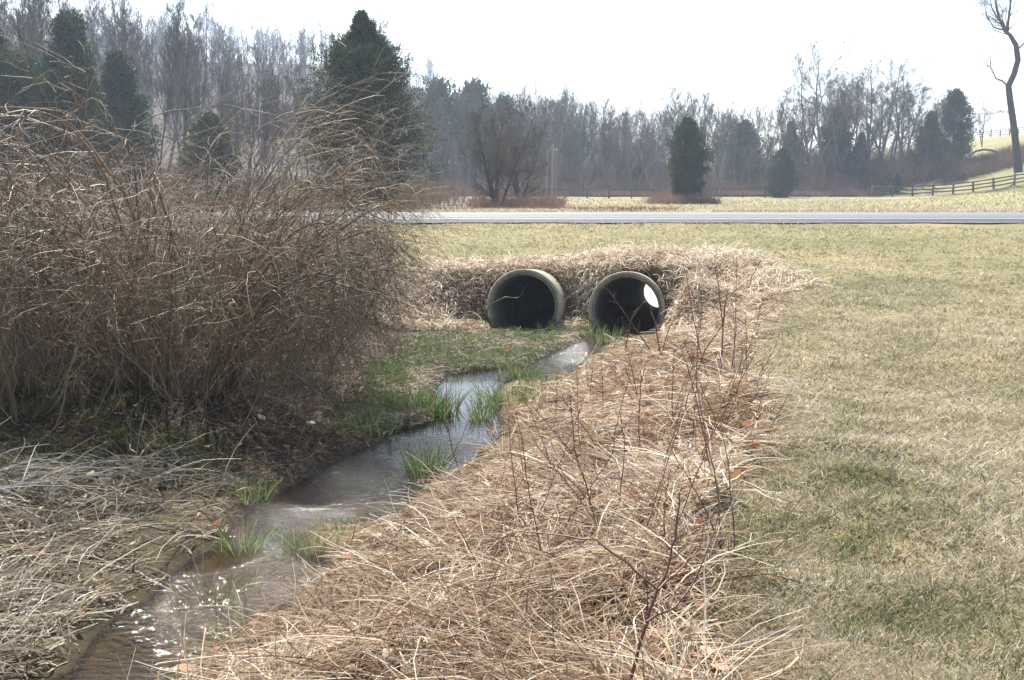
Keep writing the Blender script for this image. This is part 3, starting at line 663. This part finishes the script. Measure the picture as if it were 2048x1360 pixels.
shrub('thorn_shrub', (-3.65, 11.6, gz(-3.65, 11.6)), 3.95, 1.35, 250, 10, 4, 'largest leafless thorn shrub, a tangled dome of arching canes left of the stream', .0125, out=40, base=.6, group=g0, droop=1.45, Rm=2.45)
shrub('thorn_shrub', (-5.6, 12.2, gz(-5.6, 12.2)), 2.9, 1.3, 150, 12, 5, 'tangled thorn shrub at the left picture edge, leaning into the largest one', .010, out=40, base=.6, group=g0, droop=1.4)
shrub('thorn_shrub', (-4.3, 14.9, gz(-4.3, 14.9)), 2.5, 1.0, 120, 10, 5, 'lower thorn shrub behind the largest one, reaching towards the culvert pipes', .009, out=36, base=.6, group=g0)
shrub('thorn_shrub', (-2.9, 15.3, gz(-2.9, 15.3)), 2.1, 1.1, 60, 7, 4, 'thin wispy thorn shrub right of the largest one, straw bank showing through', .006, out=46, base=.8, group=g0, Rm=1.9, droop=1.2)
shrub('thorn_shrub', (-6.6, 15.5, gz(-6.6, 15.5)), 2.6, .6, 90, 9, 4, 'upright thicket of thin stems far left, with grass showing through', .009, out=22, droop=.6, base=1.3, group=g0)
shrub('thorn_shrub', (-4.4, 9.9, gz(-4.4, 9.9)), 1.5, .6, 40, 8, 4, 'low clump of bare stems in front of the large shrub, at far left', .008, out=28, droop=.7, base=.8, group=g0)

# ------------------------------------------------------------------ saplings on the right bank
def stemline(pts, Y0, Y1):
    return np.array([W(px, py, Y0 + (Y1 - Y0) * i / (len(pts) - 1)) for i, (px, py) in enumerate(pts)])
def dens(P, k=3):
    t = np.linspace(0, len(P) - 1, (len(P) - 1) * k + 1); i = np.minimum(t.astype(int), len(P) - 2); q = (t - i)[:, None]
    Q = P[i] * (1 - q) + P[i + 1] * q; Q[1:-1] += R.normal(size=Q[1:-1].shape) * .0022; return Q
def sapling(lines, label, group=None, r0=.008, m='redcane', tw=8, name='bramble_sapling'):
    base = lines[0][0][0]; root = empty(name, base); b = MB(); bt = MB(); first = True
    for P, ra in lines:
        P = dens(P - base); K = len(P); r = r0 * ra * np.linspace(1, .35, K)
        tube(b if first else bt, P[None], r[None], 5); first = False
        T, rt = spawn(P[None], r[None], tw, .25, 1, .20, 34, 6, .15, .06, .55); tube(bt, T, np.maximum(rt, .0013), 3)
        T2, rt2 = spawn(T, rt, 2, .3, 1, .5, 40, 4, .1, .12, .7); tube(bt, T2, np.maximum(rt2, .0011), 3)
    b.build('stem', M[m], root); bt.build('twigs', M[m], root); tag(root, label, 'sapling', group); return root
def Yof(px, py): return hit(px, py)[1]
y0 = Yof(1256, 1358) - .5
sapling([(stemline([(1235, 1520), (1250, 1410), (1258, 1360), (1293, 1244), (1317, 1179), (1334, 1142), (1346, 1096), (1358, 1030), (1358, 985)], y0, y0 + .25), 1.0),
         (stemline([(1317, 1179), (1360, 1140), (1400, 1100), (1410, 1040)], y0 + .1, y0 + .3), .55),
         (stemline([(1293, 1244), (1350, 1215), (1385, 1170), (1420, 1090), (1440, 1010)], y0 + .05, y0 + .4), .6),
         (stemline([(1310, 1175), (1255, 1125), (1190, 1080), (1110, 1068), (1040, 1063), (960, 1090)], y0 + .1, y0 + .35), .6)],
        'dark red bare sapling in the foreground whose stem leaves through the bottom edge', r0=.0072)
Yb = Yof(1440, 790)
sapling([(stemline([(1440, 795), (1443, 720), (1446, 650), (1452, 600), (1470, 580), (1500, 560), (1522, 520)], Yb, Yb + .3), 1.0),
         (stemline([(1446, 650), (1435, 560), (1430, 540)], Yb, Yb + .1), .6),
         (stemline([(1385, 770), (1410, 700), (1445, 650), (1455, 585)], Yb + .3, Yb), .7),
         (stemline([(1443, 700), (1500, 640), (1560, 600), (1615, 612)], Yb, Yb + .5), .6),
         (stemline([(1425, 790), (1400, 700), (1380, 600), (1372, 545)], Yb, Yb + .1), .6),
         (stemline([(1455, 790), (1470, 690), (1472, 600), (1473, 515)], Yb, Yb + .2), .6)],
        'tallest reddish sapling clump on the right bank, against the embankment right of the pipes', r0=.009)
Yb = Yof(1310, 740)
sapling([(stemline([(1322, 720), (1312, 650), (1300, 610)], Yb, Yb + .1), 1.0), (stemline([(1300, 700), (1245, 620), (1210, 572)], Yb, Yb), .7),
         (stemline([(1250, 700), (1262, 640), (1290, 600), (1310, 585)], Yb, Yb), .6), (stemline([(1320, 720), (1340, 650), (1375, 605)], Yb, Yb), .6)],
        'red stemmed bramble crossing in front of the right pipe mouth', r0=.010)
Yb = Yof(1250, 1100)
sapling([(stemline([(1215, 1180), (1200, 1080), (1180, 1000), (1150, 900), (1140, 790)], Yb, Yb + .3), 1.0),
         (stemline([(1200, 1090), (1240, 1000), (1250, 900), (1240, 820)], Yb, Yb + .3), .7), (stemline([(1190, 1040), (1130, 960), (1080, 900), (1050, 840)], Yb, Yb + .3), .7)],
        'bare brown bramble fanning out over the straw in the middle of the right bank', r0=.006)
Yb = Yof(905, 960)
sapling([(stemline([(925, 965), (905, 900), (893, 830), (892, 740), (896, 690)], Yb, Yb), 1.0), (stemline([(908, 905), (930, 860), (945, 800)], Yb, Yb), .6)],
        'thin grey sapling standing up against the bright pool', r0=.005)
sapl = [(980, 1180, .8), (1060, 1080, .9), (1110, 1000, .8), (1170, 960, .9), (1230, 930, .9), (1290, 900, 1.0), (1330, 1000, 1.0), (1380, 950, .9), (1410, 900, 1.0), (1450, 1000, .9),
        (1500, 900, .7), (1350, 850, .9), (1280, 820, .8), (1210, 840, .8), (1130, 860, .7), (1440, 860, .9), (1490, 800, .8), (1400, 800, .8), (1340, 770, .7), (1250, 770, .6), (1190, 780, .6), (1460, 1120, .9), (1100, 1130, .8), (1300, 1130, .8)]
for px, py, h in sapl:
    p = hit(px, py); base = np.array([p[0], p[1], gz(*p)]); ls = []
    for q in range(R.integers(1, 4)):
        d = np.array([[R.normal() * .32 + .05, R.normal() * .3, 1.]])
        P = grow(base[None] + R.normal(size=(1, 3)) * [.04, .04, 0], d, np.array([h * (.6 + .5 * R.random())]), 6, 0, .045)[0]; P[0, 2] -= .03; ls.append((P, .6 + .4 * R.random()))
    sapling(ls, 'thin reddish leafless bramble stem rising from the straw on the right bank', 'thin bramble stems on the right bank', .0052, tw=6)
# twig at the left pipe
sapling([(W(985, 610, 17.6)[None] * 0 + stemline([(968, 628), (985, 606), (1010, 594), (1035, 596), (1046, 588), (1044, 582)], 17.9, 17.9), 1.)], 'pale broken twig hanging across the left pipe mouth', None, .010, 'cane', 1, 'fallen_twig')

# ------------------------------------------------------------------ trees
def bare_tree(H, seed, n1=16, n2=6, n3=6, n4=3, tr=.16, up=.5, ang=38, lf=.42, forks=0, tw=.012, slant=.03, fluff=.15, low=.30):
    global R
    old = R; R = np.random.default_rng(seed)
    nf = max(1, forks); d0 = np.array([[slant * R.normal() + (.38 * math.cos(q * 2.4 + 1) if forks else 0), slant * R.normal() + (.38 * math.sin(q * 2.4 + 1) if forks else 0), 1.] for q in range(nf)])
    P = grow(np.repeat([[0, 0, -.15]], nf, 0) + R.normal(size=(nf, 3)) * [.12 * (nf > 1), .12 * (nf > 1), 0], d0, np.full(nf, H * .93) * (.8 + .2 * R.random(nf)), 12, .3, .05)
    r = tr * np.linspace(1, .12, 12)[None] * (.75 + .25 * R.random((nf, 1)))
    t_ = MB(); tube(t_, P, r, 6); A, ra = spawn(P, r, n1, low, .98, lf, ang, 8, up, fluff * .7, .5, 0, .55); tube(t_, A, ra, 4)
    c_ = MB(); B, rb = spawn(A, ra, n2, .15, 1, .5, 36, 6, up * .7, fluff * .7, .6); tube(c_, B, np.maximum(rb, tw * .9), 3)
    D, rd = spawn(B, rb, n3, .1, 1, .6, 34, 4, up * .5, fluff * .7, .6); tube(c_, D, np.maximum(rd, tw * .6), 3)
    E, re_ = spawn(D, rd, n4, .2, 1, .75, 32, 3, up * .4, fluff * .6, .7); tube(c_, E, np.maximum(re_, tw * .42), 3)
    R = old; return t_, c_
class Kind:
    def __init__(s, name, tm, cmh): s.name, s.tm, s.cm = name, tm, cmh
    def place(s, loc, rz, sc, label, cat='tree', group=None):
        o = empty(s.name, loc, rz, sc)
        for nm, me_ in (('trunk', s.tm), ('crown', s.cm)):
            if me_ is None: continue
            ob = bpy.data.objects.new(nm, me_); C.objects.link(ob); ob.parent = o
        tag(o, label, cat, group); return o
def mk(name, tc, bm='bark', cmn='twig'): return Kind(name, tc[0].mesh('trunk', M[bm]), tc[1].mesh('crown', M[cmn]))
T = [mk('bare_tree', bare_tree(10, 101, 18, 6, 5, 3)), mk('bare_tree', bare_tree(10, 102, 22, 5, 5, 3, .13, .7, 30, .34)), mk('bare_tree', bare_tree(10, 103, 9, 6, 6, 3, .15, .5, 42, .5, 3, low=.25)),
     mk('bare_tree', bare_tree(10, 104, 14, 6, 6, 3, .12, .9, 26, .5, 0, low=.45)), mk('bare_tree', bare_tree(10, 105, 20, 5, 6, 2, .11, .4, 50, .3, 0, low=.5)), mk('bare_tree', bare_tree(10, 106, 12, 7, 6, 3, .17, .3, 50, .5, 2))]
def evergreen(H, rw, seed, prof, nb, leaf, nl, m='cedar', tr=.12, el=35, sx=1.0):
    global R
    old = R; R = np.random.default_rng(seed)
    P = grow(np.array([[0, 0, -.15]]), np.array([[.02, .02, 1.]]), np.array([H * .97]), 14, .3, .02); r = tr * np.linspace(1, .15, 14)[None]
    t_ = MB(); tube(t_, P, r, 6)
    t = .03 + .96 * R.random(nb) ** .85; f = t * 12.99; i = f.astype(int); q = (f - i)[:, None]; pos = P[0, i] * (1 - q) + P[0, i + 1] * q
    az = R.random(nb) * 6.283; rad_ = np.interp(t, *prof) * rw * (.72 + .5 * vn(az * 1.3, t * 7, seed)) * (.75 + .35 * R.random(nb)) * np.where(t > .76, .35 + 1.1 * vn(t * 30, az * .8, seed + 1), 1)
    e = np.radians(el * (.4 + .9 * R.random(nb)) + 12 * t)
    d = np.stack([np.cos(az) * np.cos(e), np.sin(az) * np.cos(e), np.sin(e)], -1)
    B = grow(pos, d, rad_ / np.cos(e) + .05, 7, .22, .07); rb = .022 * np.linspace(1, .2, 7)[None] * np.ones((nb, 1)); tube(t_, B, rb, 3)
    S2, rs = spawn(B, rb, 6, .25, 1, .38, 45, 4, .25, .1); tube(t_, S2, np.maximum(rs, .004), 3)
    c_ = MB(); A_ = np.concatenate([S2.reshape(-1, 4, 3), B[:, 3:7]]); n = len(A_); idx = np.repeat(np.arange(n), nl); N_ = len(idx)
    u = R.random(N_) * 2.99; k_ = u.astype(int); q = (u - k_)[:, None]; p = A_[idx, k_] * (1 - q) + A_[idx, k_ + 1] * q + R.normal(size=(N_, 3)) * leaf * .7
    dd = nrm(nrm(A_[idx, k_ + 1] - A_[idx, k_]) + R.normal(size=(N_, 3)) * .6 + [0, 0, .25]); Ls = leaf * (.6 + .8 * R.random(N_))
    PP = np.stack([p, p + dd * Ls[:, None] * .5, p + dd * Ls[:, None]], 1)
    a = np.clip(.42 + .5 * (vn(p[:, 0] * 1.3 + 9, p[:, 2] * 1.3 + p[:, 1], seed) - .5) + .2 * R.normal(size=N_), 0, 1)
    ribbon(c_, PP, nrm(np.cross(dd, R.normal(size=(N_, 3)))), Ls[:, None] * np.array([.25, .42, .08])[None], a)
    R = old; return t_, c_
oval = ([0, .1, .35, .7, .9, 1], [.45, .8, 1, .8, .45, .12]); cone = ([0, .1, .3, .6, .85, 1], [.7, 1, .95, .62, .3, .06]); tall_ = ([0, .15, .5, .68, .74, 1], [.8, 1, .85, .6, .28, .06])
def foot(px, Y, lift=0): x = (px - 1024) / F * Y * (1 / (cp)) * 1.0 ; return (x, Y, gz(x, Y) + lift)
# lone cedar in the field: 5.9 m at 75 m
K1 = mk('cedar_tree', evergreen(5.6, 1.7, 201, ([0, .08, .22, .4, .68, .86, .95, 1], [.32, .62, .95, 1, .68, .34, .14, .02]), 420, .11, 9, el=22), 'darkbark', 'cedar')
K2 = mk('cedar_tree', evergreen(6, 1.75, 202, cone, 360, .14, 7, el=18), 'darkbark', 'cedar')
K3 = mk('cedar_tree', evergreen(6, 1.9, 203, ([0, .1, .35, .7, .9, 1], [.5, .85, 1, .68, .32, .06]), 380, .14, 7, el=18), 'darkbark', 'cedar')
KB = mk('cedar_tree', evergreen(8.9, 3.1, 204, ([0, .3, .56, .70, .80, .88, .95, 1], [.9, 1, .86, .62, .36, .2, .1, .02]), 850, .09, 14, tr=.2, el=10), 'darkbark', 'cedar')
KP = mk('pine_tree', evergreen(10, 2.3, 205, ([0, .45, .5, .7, .9, 1], [.1, .3, 1, .85, .5, .1]), 110, .32, 9, 'pine', .2, 8), 'bark', 'pine')
K1.place(foot(1366, 76), .3, (.95, .95, 1.1), 'lone dark green cedar standing in the field just beyond the road', 'tree')
KB.place(foot(733, 47, -.1), 1.0, 1, 'big dark cedar with a thin spire behind the large thorn shrub', 'tree')
KB.place(foot(40, 58, -.1), 2.6, (1.1, 1.1, 1.12), 'dark evergreen in the upper left corner', 'tree')
K2.place(foot(150, 60, -.1), .6, (1.6, 1.6, 1.75), 'rusty green evergreen second from the upper left corner', 'tree')
K2.place(foot(260, 64, -.1), 2.2, (1.3, 1.3, 1.5), 'smaller dark evergreen right of the rusty green one, above the thorn shrub', 'tree')
K3.place(foot(430, 62, -.1), 1.2, (1, 1, .9), 'low evergreen half hidden behind the thorn shrub twigs', 'tree')
K2.place(foot(1832, 127, -.3), .2, (1.2, 1.2, 1.3), 'dark conical cedar on the slope, left of the taller pair member', 'tree', 'two cedars on the hill slope')
K3.place(foot(1886, 130, -.3), 2.0, (1.3, 1.3, 1.5), 'tallest dark cedar on the slope below the hill, its crown against the sky', 'tree', 'two cedars on the hill slope')
K3.place(foot(1550, 112, -.2), 1.0, (1.0, 1.0, .88), 'rusty leaning cedar behind the low fence', 'tree')
K2.place(foot(1700, 128, -.3), .5, (.8, .8, 1.2), 'slender dark cedar amid bare trees left of the slope', 'tree')
K2.place(foot(1655, 130, -.3), 1.5, (1.6, 1.6, 1.75), 'ivy dark evergreen below the tallest bare trees', 'tree')
K3.place(foot(1478, 134, -.3), 1.9, (1.7, 1.4, 1.6), 'dim bluish evergreen in the wood right of the lone cedar', 'tree')
K2.place(foot(1575, 138, -.3), 2.9, (1.2, 1.2, 1.6), 'dim bluish evergreen in the wood above the rusty cedar', 'tree')
K3.place(foot(1775, 122, -.2), .9, (.45, .45, .4), 'tiny cedar bush at the foot of the bare slope', 'tree')
K3.place(foot(1270, 128, -.2), .4, (.55, .55, .7), 'narrow ivy covered dark stump tree right of the orange bank', 'tree')
K3.place(foot(872, 120, -.2), .4, (.55, .55, .6), 'small dark evergreen right beside the big cedar foot', 'tree')
for px, Y, s_, lb in ((888, 140, 1.50, 'leftmost of the tall pines rising over the wood'), (938, 143, 1.50, 'second tall pine over the wood, close to the leftmost one'), (1012, 146, 1.34, 'third pine from the left, lower and browner, over the wood'), (1150, 150, .8, 'short pine among the bare trees near the poles')):
    KP.place(foot(px, Y, -.2), px * .1, s_, lb, 'tree', 'pines in the wood beyond the road')
# treeline of bare trees
prof_x = [830, 870, 1010, 1100, 1200, 1250, 1300, 1330, 1360, 1400, 1450, 1550, 1590, 1610, 1650, 1700, 1760, 1800, 1850]
prof_y = [165, 165, 185, 185, 208, 222, 235, 185, 160, 195, 180, 172, 150, 100, 85, 100, 118, 135, 165]
rs = np.random.default_rng(5)
def treeH(px, Y, ytop): return (372 - ytop) / F * Y + CAMZ - gz((px - 1024) / F * Y, Y)
zones = [(830, 960, 'bare grey tree in the wood between the big cedar and the pines'), (960, 1160, 'bare grey tree in the wood left of the poles'), (1160, 1330, 'bare grey tree in the wood between the poles and the lone cedar'),
         (1330, 1590, 'slim bare tree in the wood between the lone cedar and the tallest group'), (1590, 1740, 'bare tree in the tallest group above the fence'), (1740, 1870, 'spreading bare tree just left of the two hill cedars')]
nb_ = 0
for px in np.arange(838, 1866, 8.6):
    px = px + rs.normal() * 6; Y = 128 + 30 * rs.random(); yt = np.interp(px, prof_x, prof_y) + abs(rs.normal()) * 30 - 4
    Ht = max(3., treeH(px, Y, yt)); k = int(rs.integers(0, 6)) if px > 1590 or px < 1300 else int(rs.choice([1, 3, 4, 1]))
    if px > 1590 and nb_ % 2: nb_ += 1; continue
    if 1600 < px < 1720: k = int(rs.choice([2, 5, 0]))
    if 1740 < px: k = int(rs.choice([2, 5]))
    lb = [z[2] for z in zones if z[0] - 30 <= px < z[1]][-1]
    wd = (.75 + .4 * rs.random()) * Ht / 10
    if k in (1, 3, 4): wd *= .9
    T[k].place(foot(px, Y, -.1), rs.random() * 6.28, (wd, wd, Ht / 10), lb, 'tree', 'bare trees in the wood beyond the road')
    nb_ += 1
for px in np.arange(845, 1850, 15):      # lower, inner rank
    px = px + rs.normal() * 8; Y = 121 + 8 * rs.random(); Ht = 3.5 + 4 * rs.random(); k = int(rs.integers(0, 6)); wd = (.8 + .4 * rs.random()) * Ht / 10 * 1.2
    lb = 'small bare tree at the front edge of the wood ' + ('left' if px < 1366 else 'right') + ' of the lone cedar'
    T[k].place(foot(px, Y, -.1), rs.random() * 6.28, (wd, wd, Ht / 10), lb, 'tree', 'small bare trees at the edge of the wood')
# left wood, nearer and taller
for px in np.arange(-90, 640, 15):
    px = px + rs.normal() * 7; Y = 68 + 34 * rs.random(); yt = np.interp(px, [-100, 330, 400, 450, 560, 620, 650], [-90, -60, 10, 80, 85, 80, 100]) + abs(rs.normal()) * 48
    Ht = treeH(px, Y, yt); k = int(rs.choice([0, 1, 3, 5, 4])); wd = (.7 + .35 * rs.random()) * Ht / 10 * .8
    T[k].place(foot(px, Y, -.1), rs.random() * 6.28, (wd, wd, Ht / 10), 'tall bare tree in the wood at the left, rising over the thorn shrubs' if px < 400 else 'bare tree beyond the thorn shrubs, below the open sky left of the big cedar', 'tree', 'bare trees in the left wood')
T[3].place(foot(800, 66, -.1), 2.2, (.8, .8, 1.14), 'slender bare tree whose fine branches fan out right of the big cedar spire', 'tree')
T[2].place(foot(775, 62, -.1), .7, (.85, .85, .95), 'bare tree standing close behind the right side of the big cedar', 'tree')
# multi stemmed tree between lane and poles
mt_ = mk('bare_tree', bare_tree(7.2, 301, 12, 7, 7, 3, .13, .35, 46, .5, 5, .012, low=.15), 'darkbark', 'twig')
mt_.place(foot(995, 60, -.05), .4, .9, 'multi stemmed reddish brown tree beside the far lane, left of the poles', 'tree')
mt_.place(foot(1040, 66, -.05), 2.4, (.7, .7, .8), 'smaller bent tree at the right foot of the multi stemmed one', 'tree')
T[4].place(foot(1062, 70, -.05), 1, (.4, .4, .5), 'thin young bare tree just left of the poles', 'tree')
T[5].place(foot(1265, 122, -.05), 3, (.8, .8, .95), 'gnarled bare tree with a bent top right of the orange bank', 'tree')
T[5].place(foot(1940, 150, -.2), 1, (.55, .55, .72), 'small bare tree at the foot of the grassy hill between cedars and crooked tree', 'tree')
T[4].place(foot(1915, 126, -.2), 1, (.3, .3, .45), 'very thin bare sapling right of the hill cedars', 'tree')
# the crooked tree
Yk = 112.
def crook():
    root = empty('crooked_tree', W(2036, 338, Yk)); b0 = W(2036, 338, Yk)
    main = [(2037, 345), (2033, 300), (2026, 240), (2020, 200), (2017, 172), (2028, 148), (2036, 120), (2032, 90), (2020, 70), (2010, 62), (2000, 40), (1993, 15), (1988, -20), (1986, -60)]
    limbs = [([(2018, 175), (2005, 162), (1992, 157), (1982, 135), (1980, 110)], .5), ([(2014, 66), (2018, 30), (2022, 0), (2020, -40)], .7), ([(2008, 60), (1988, 55), (1975, 35), (1968, 5)], .45), ([(2034, 100), (2050, 85), (2065, 60), (2075, 20)], .5),
             ([(2022, 222), (2010, 224), (2000, 220)], .2), ([(1998, 40), (1985, 20), (1975, -20)], .4)]
    b = MB(); c = MB(); P = dens(stemline(main, Yk, Yk) - b0, 2); r = np.interp(np.linspace(0, 1, len(P)), [0, .1, .5, .65, 1], [.46, .34, .27, .17, .06]); tube(b, P[None], r[None], 8)
    allp = [(P, r)]
    for l, w_ in limbs:
        Q = dens(stemline(l, Yk, Yk + R.normal() * 1.5) - b0, 2); q = w_ * .22 * np.linspace(1, .3, len(Q)); tube(b, Q[None], q[None], 6); allp.append((Q, q))
    for P_, r_ in allp:
        ln = np.linalg.norm(np.diff(P_, axis=0), axis=1).sum(); t0 = .6 if P_ is P else .25
        A, ra = spawn(P_[None], r_[None], int(6 + ln * 1.2), t0, 1, 2.0 / ln + .05, 50, 7, .25, .16, .4, 0, .2); tube(c, A, np.maximum(ra, .02), 3)
        B, rb = spawn(A, ra, 4, .2, 1, .55, 45, 5, .1, .12, .6); tube(c, B, np.maximum(rb, .012), 3)
        D, rd = spawn(B, rb, 3, .2, 1, .6, 40, 4, .1, .18, .6); tube(c, D, np.maximum(rd, .006), 3)
    b.build('trunk', M['darkbark'], root); c.build('crown', M['twig'], root)
    tag(root, 'tall crooked tree with a bent bare trunk at the right edge', 'tree')
crook()
# fallen arched log
b = MB(); P = dens(stemline([(1938, 312), (1952, 302), (1968, 299), (1985, 301), (1995, 306)], 118, 118), 3); b0 = P[0].copy(); tube(b, (P - b0)[None], np.full((1, len(P)), .12), 7)
tag(b.build('fallen_log', M['darkbark'], None, b0), 'dark fallen log arching over the brush below the grassy hill', 'log')

# undergrowth (stuff): reddish brush along the wood edge and banks
mb = MB()
def brush(px0, px1, Y0, Y1, N, h, spread=.35, a0=.5):
    px = px0 + (px1 - px0) * R.random(N) + R.normal(size=N) * .05 * (px1 - px0) * (Y0 < 80); Y = Y0 + (Y1 - Y0) * R.random(N); x = (px - 1024) / F * Y; hh = h * (.4 + .8 * fbm(x * .35, Y * .35, 99)) * (.5 + .6 * R.random(N))
    z = Hh(x, Y); d = np.stack([R.normal(size=N) * spread, R.normal(size=N) * spread, np.ones(N)], -1)
    P = grow(np.stack([x, Y, z - .03], -1), d, hh, 5, 0, .14, -.1); ribbon(mb, P, nrm(np.cross(d, R.normal(size=(N, 3)) * .3 + [0, 1, 0])), (.010 + .00022 * Y)[:, None] * np.linspace(1, .3, 5)[None], np.clip(a0 + R.normal(size=N) * .25 + .5 * (fbm(x * .2, Y * .2, 98) - .5), 0, 1))
brush(820, 1760, 121, 136, 26000, 2.6); brush(820, 1300, 136, 160, 12000, 3.5, a0=.3); brush(1180, 1760, 118.5, 124, 9000, 1.2, .5, .8)
brush(1880, 2100, 121, 128, 7000, 1.8, .7, .5); brush(1300, 1430, 73, 78, 2500, .9, .4, .8); brush(-150, 860, 60, 100, 26000, 2.2); brush(820, 1650, 150, 200, 22000, 5.5, .25, .35)
brush(640, 1330, 44, 50, 5000, .3, .5, .7); brush(945, 1120, 56, 74, 4000, .9, .5, .7); brush(1500, 1900, 124, 140, 16000, 3.8, .5, .45); brush(300, 800, 37, 44, 5000, .6, .5, .6)
tag(mb.build('undergrowth', M['brush']), 'reddish brown leafless undergrowth along the foot of the woods and in the field margins', 'undergrowth', kind='stuff')
# far-off wood on the ridge: one mass
mb = MB()
for q in range(1150):
    r_ = 168 + 300 * rs.random() ** 1.6; px = -150 + 2150 * rs.random(); x = (px - 1024) / F * r_
    if x > 40 + .1 * (r_ - 175): continue
    hh = 9 + 5 * rs.random(); P = grow(np.array([[x, r_, gz(x, r_) - .3]]), np.array([[0, 0, 1.]]), np.array([hh]), 6, .2, .04); r1 = .16 * np.linspace(1, .25, 6)[None]; tube(mb, P, r1, 4)
    A, ra = spawn(P, r1, 16, .2, 1, .32, 36, 5, .6, .12, .5, 0, .4); ra = np.maximum(ra, .035); tube(mb, A, ra, 3); B, rb = spawn(A, ra, 6, .1, 1, .55, 40, 4, .5, .12); tube(mb, B, np.maximum(rb, .03), 3)
tag(mb.build('far_woodland', M['twig']), 'bare grey woodland covering the distant ridge', 'woodland', kind='stuff')

# ------------------------------------------------------------------ fences and poles
def boxm(b, p0, p1, w_, h_):             # beam from p0 to p1
    p0, p1 = np.array(p0, float), np.array(p1, float); d = nrm(p1 - p0); u = np.array([0, 0, 1.]) if abs(d[2]) < .8 else np.array([0, 1., 0])
    s_ = nrm(np.cross(d, u)); u = np.cross(s_, d); V = []
    for p in (p0, p1):
        for i_, j_ in ((-1, -1), (1, -1), (1, 1), (-1, 1)): V.append(p + s_ * i_ * w_ / 2 + u * j_ * h_ / 2)
    b.add(np.array(V), np.array([[0, 1, 5, 4], [1, 2, 6, 5], [2, 3, 7, 6], [3, 0, 4, 7], [3, 2, 1, 0], [4, 5, 6, 7]]), R.random())
def fence(pts, hgt, nr, label, group='split rail fences round the field'):
    base = np.array([pts[0][0], pts[0][1], gz(*pts[0])]); root = empty('rail_fence', base); P3 = [np.array([x, y, gz(x, y)]) - base for x, y in pts]
    for p in P3:
        b = MB(); h_ = hgt * (1 + .08 * R.normal()); boxm(b, p - [0, 0, .2], p + [.04 * R.normal(), .04 * R.normal(), h_], .17, .17); b.build('post', M['wood'], root)
    for a_, c_ in zip(P3[:-1], P3[1:]):
        b = MB()
        for q in range(nr):
            zz = hgt * (.25 + .62 * q / max(1, nr - 1)); boxm(b, a_ + [0, -.05, zz + .03 * R.normal()], c_ + [0, -.05, zz + .03 * R.normal()], .06, .13)
        b.build('rail_bay', M['wood'], root)
    tag(root, label, 'fence', group)
pts = [((px - 1024) / F * Y, Y) for px, Y in zip(np.arange(1738, 2110, 40), np.linspace(118, 114, 10))]
fence(pts, 1.2, 3, 'three rail wooden fence climbing the slope at the right edge')
pts = [((px - 1024) / F * Y, Y) for px, Y in zip(np.arange(1085, 1740, 44), np.linspace(106, 117.5, 15))]
fence(pts, 1.0, 2, 'low dark fence along the foot of the wood behind the lone cedar')
pts = [((px - 1024) / F * Y, Y) for px, Y in zip(np.arange(1930, 2100, 18), np.linspace(215, 178, 10))]
fence(pts, 1.35, 3, 'fence on the skyline of the grassy hill at the right edge')
pw = barkmat('pole_wood', [(0, (.12, .10, .08)), (1, (.3, .26, .21))])
for px, Y, ht, r_, lb in ((1092, 98, 4.4, .11, 'leftmost of the three wooden poles beyond the road'), (1103, 96, 4.9, .12, 'middle of the three wooden poles beyond the road'), (1110, 97, 4.5, .12, 'rightmost and palest of the three wooden poles beyond the road')):
    b = MB(); p = foot(px, Y, -.1); P = np.array([[0, 0, 0], [0, 0, ht * .5], [.03, 0, ht]]); tube(b, P[None], np.array([[r_, r_ * .9, r_ * .8]]), 10)
    tube(b, np.array([[[.03, 0, ht], [.03, 0, ht + .04]]]), np.array([[r_ * .8, .01]]), 10)
    tag(b.build('wooden_pole', pw, None, p), lb, 'pole', 'wooden poles beyond the road')

# ------------------------------------------------------------------ haze
b = MB(); V = np.array([(x, y, z) for z in (-6, 75) for x, y in ((-900, -60), (900, -60), (900, 900), (-900, 900))], float)
b.add(V, np.array([[3, 2, 1, 0], [4, 5, 6, 7], [0, 1, 5, 4], [1, 2, 6, 5], [2, 3, 7, 6], [3, 0, 4, 7]]), 0.)
hm = bpy.data.materials.new('haze_air'); hm.use_nodes = True; t = hm.node_tree; t.nodes.remove(t.nodes['Principled BSDF'])
pv = nd(t, 'ShaderNodeVolumePrincipled'); pv.inputs['Color'].default_value = (.70, .82, 1, 1); pv.inputs['Density'].default_value = .0008; pv.inputs['Anisotropy'].default_value = .3
t.links.new(pv.outputs[0], t.nodes['Material Output'].inputs['Volume'])
tag(b.build('haze', hm), 'thin bluish haze', 'haze', kind='stuff')
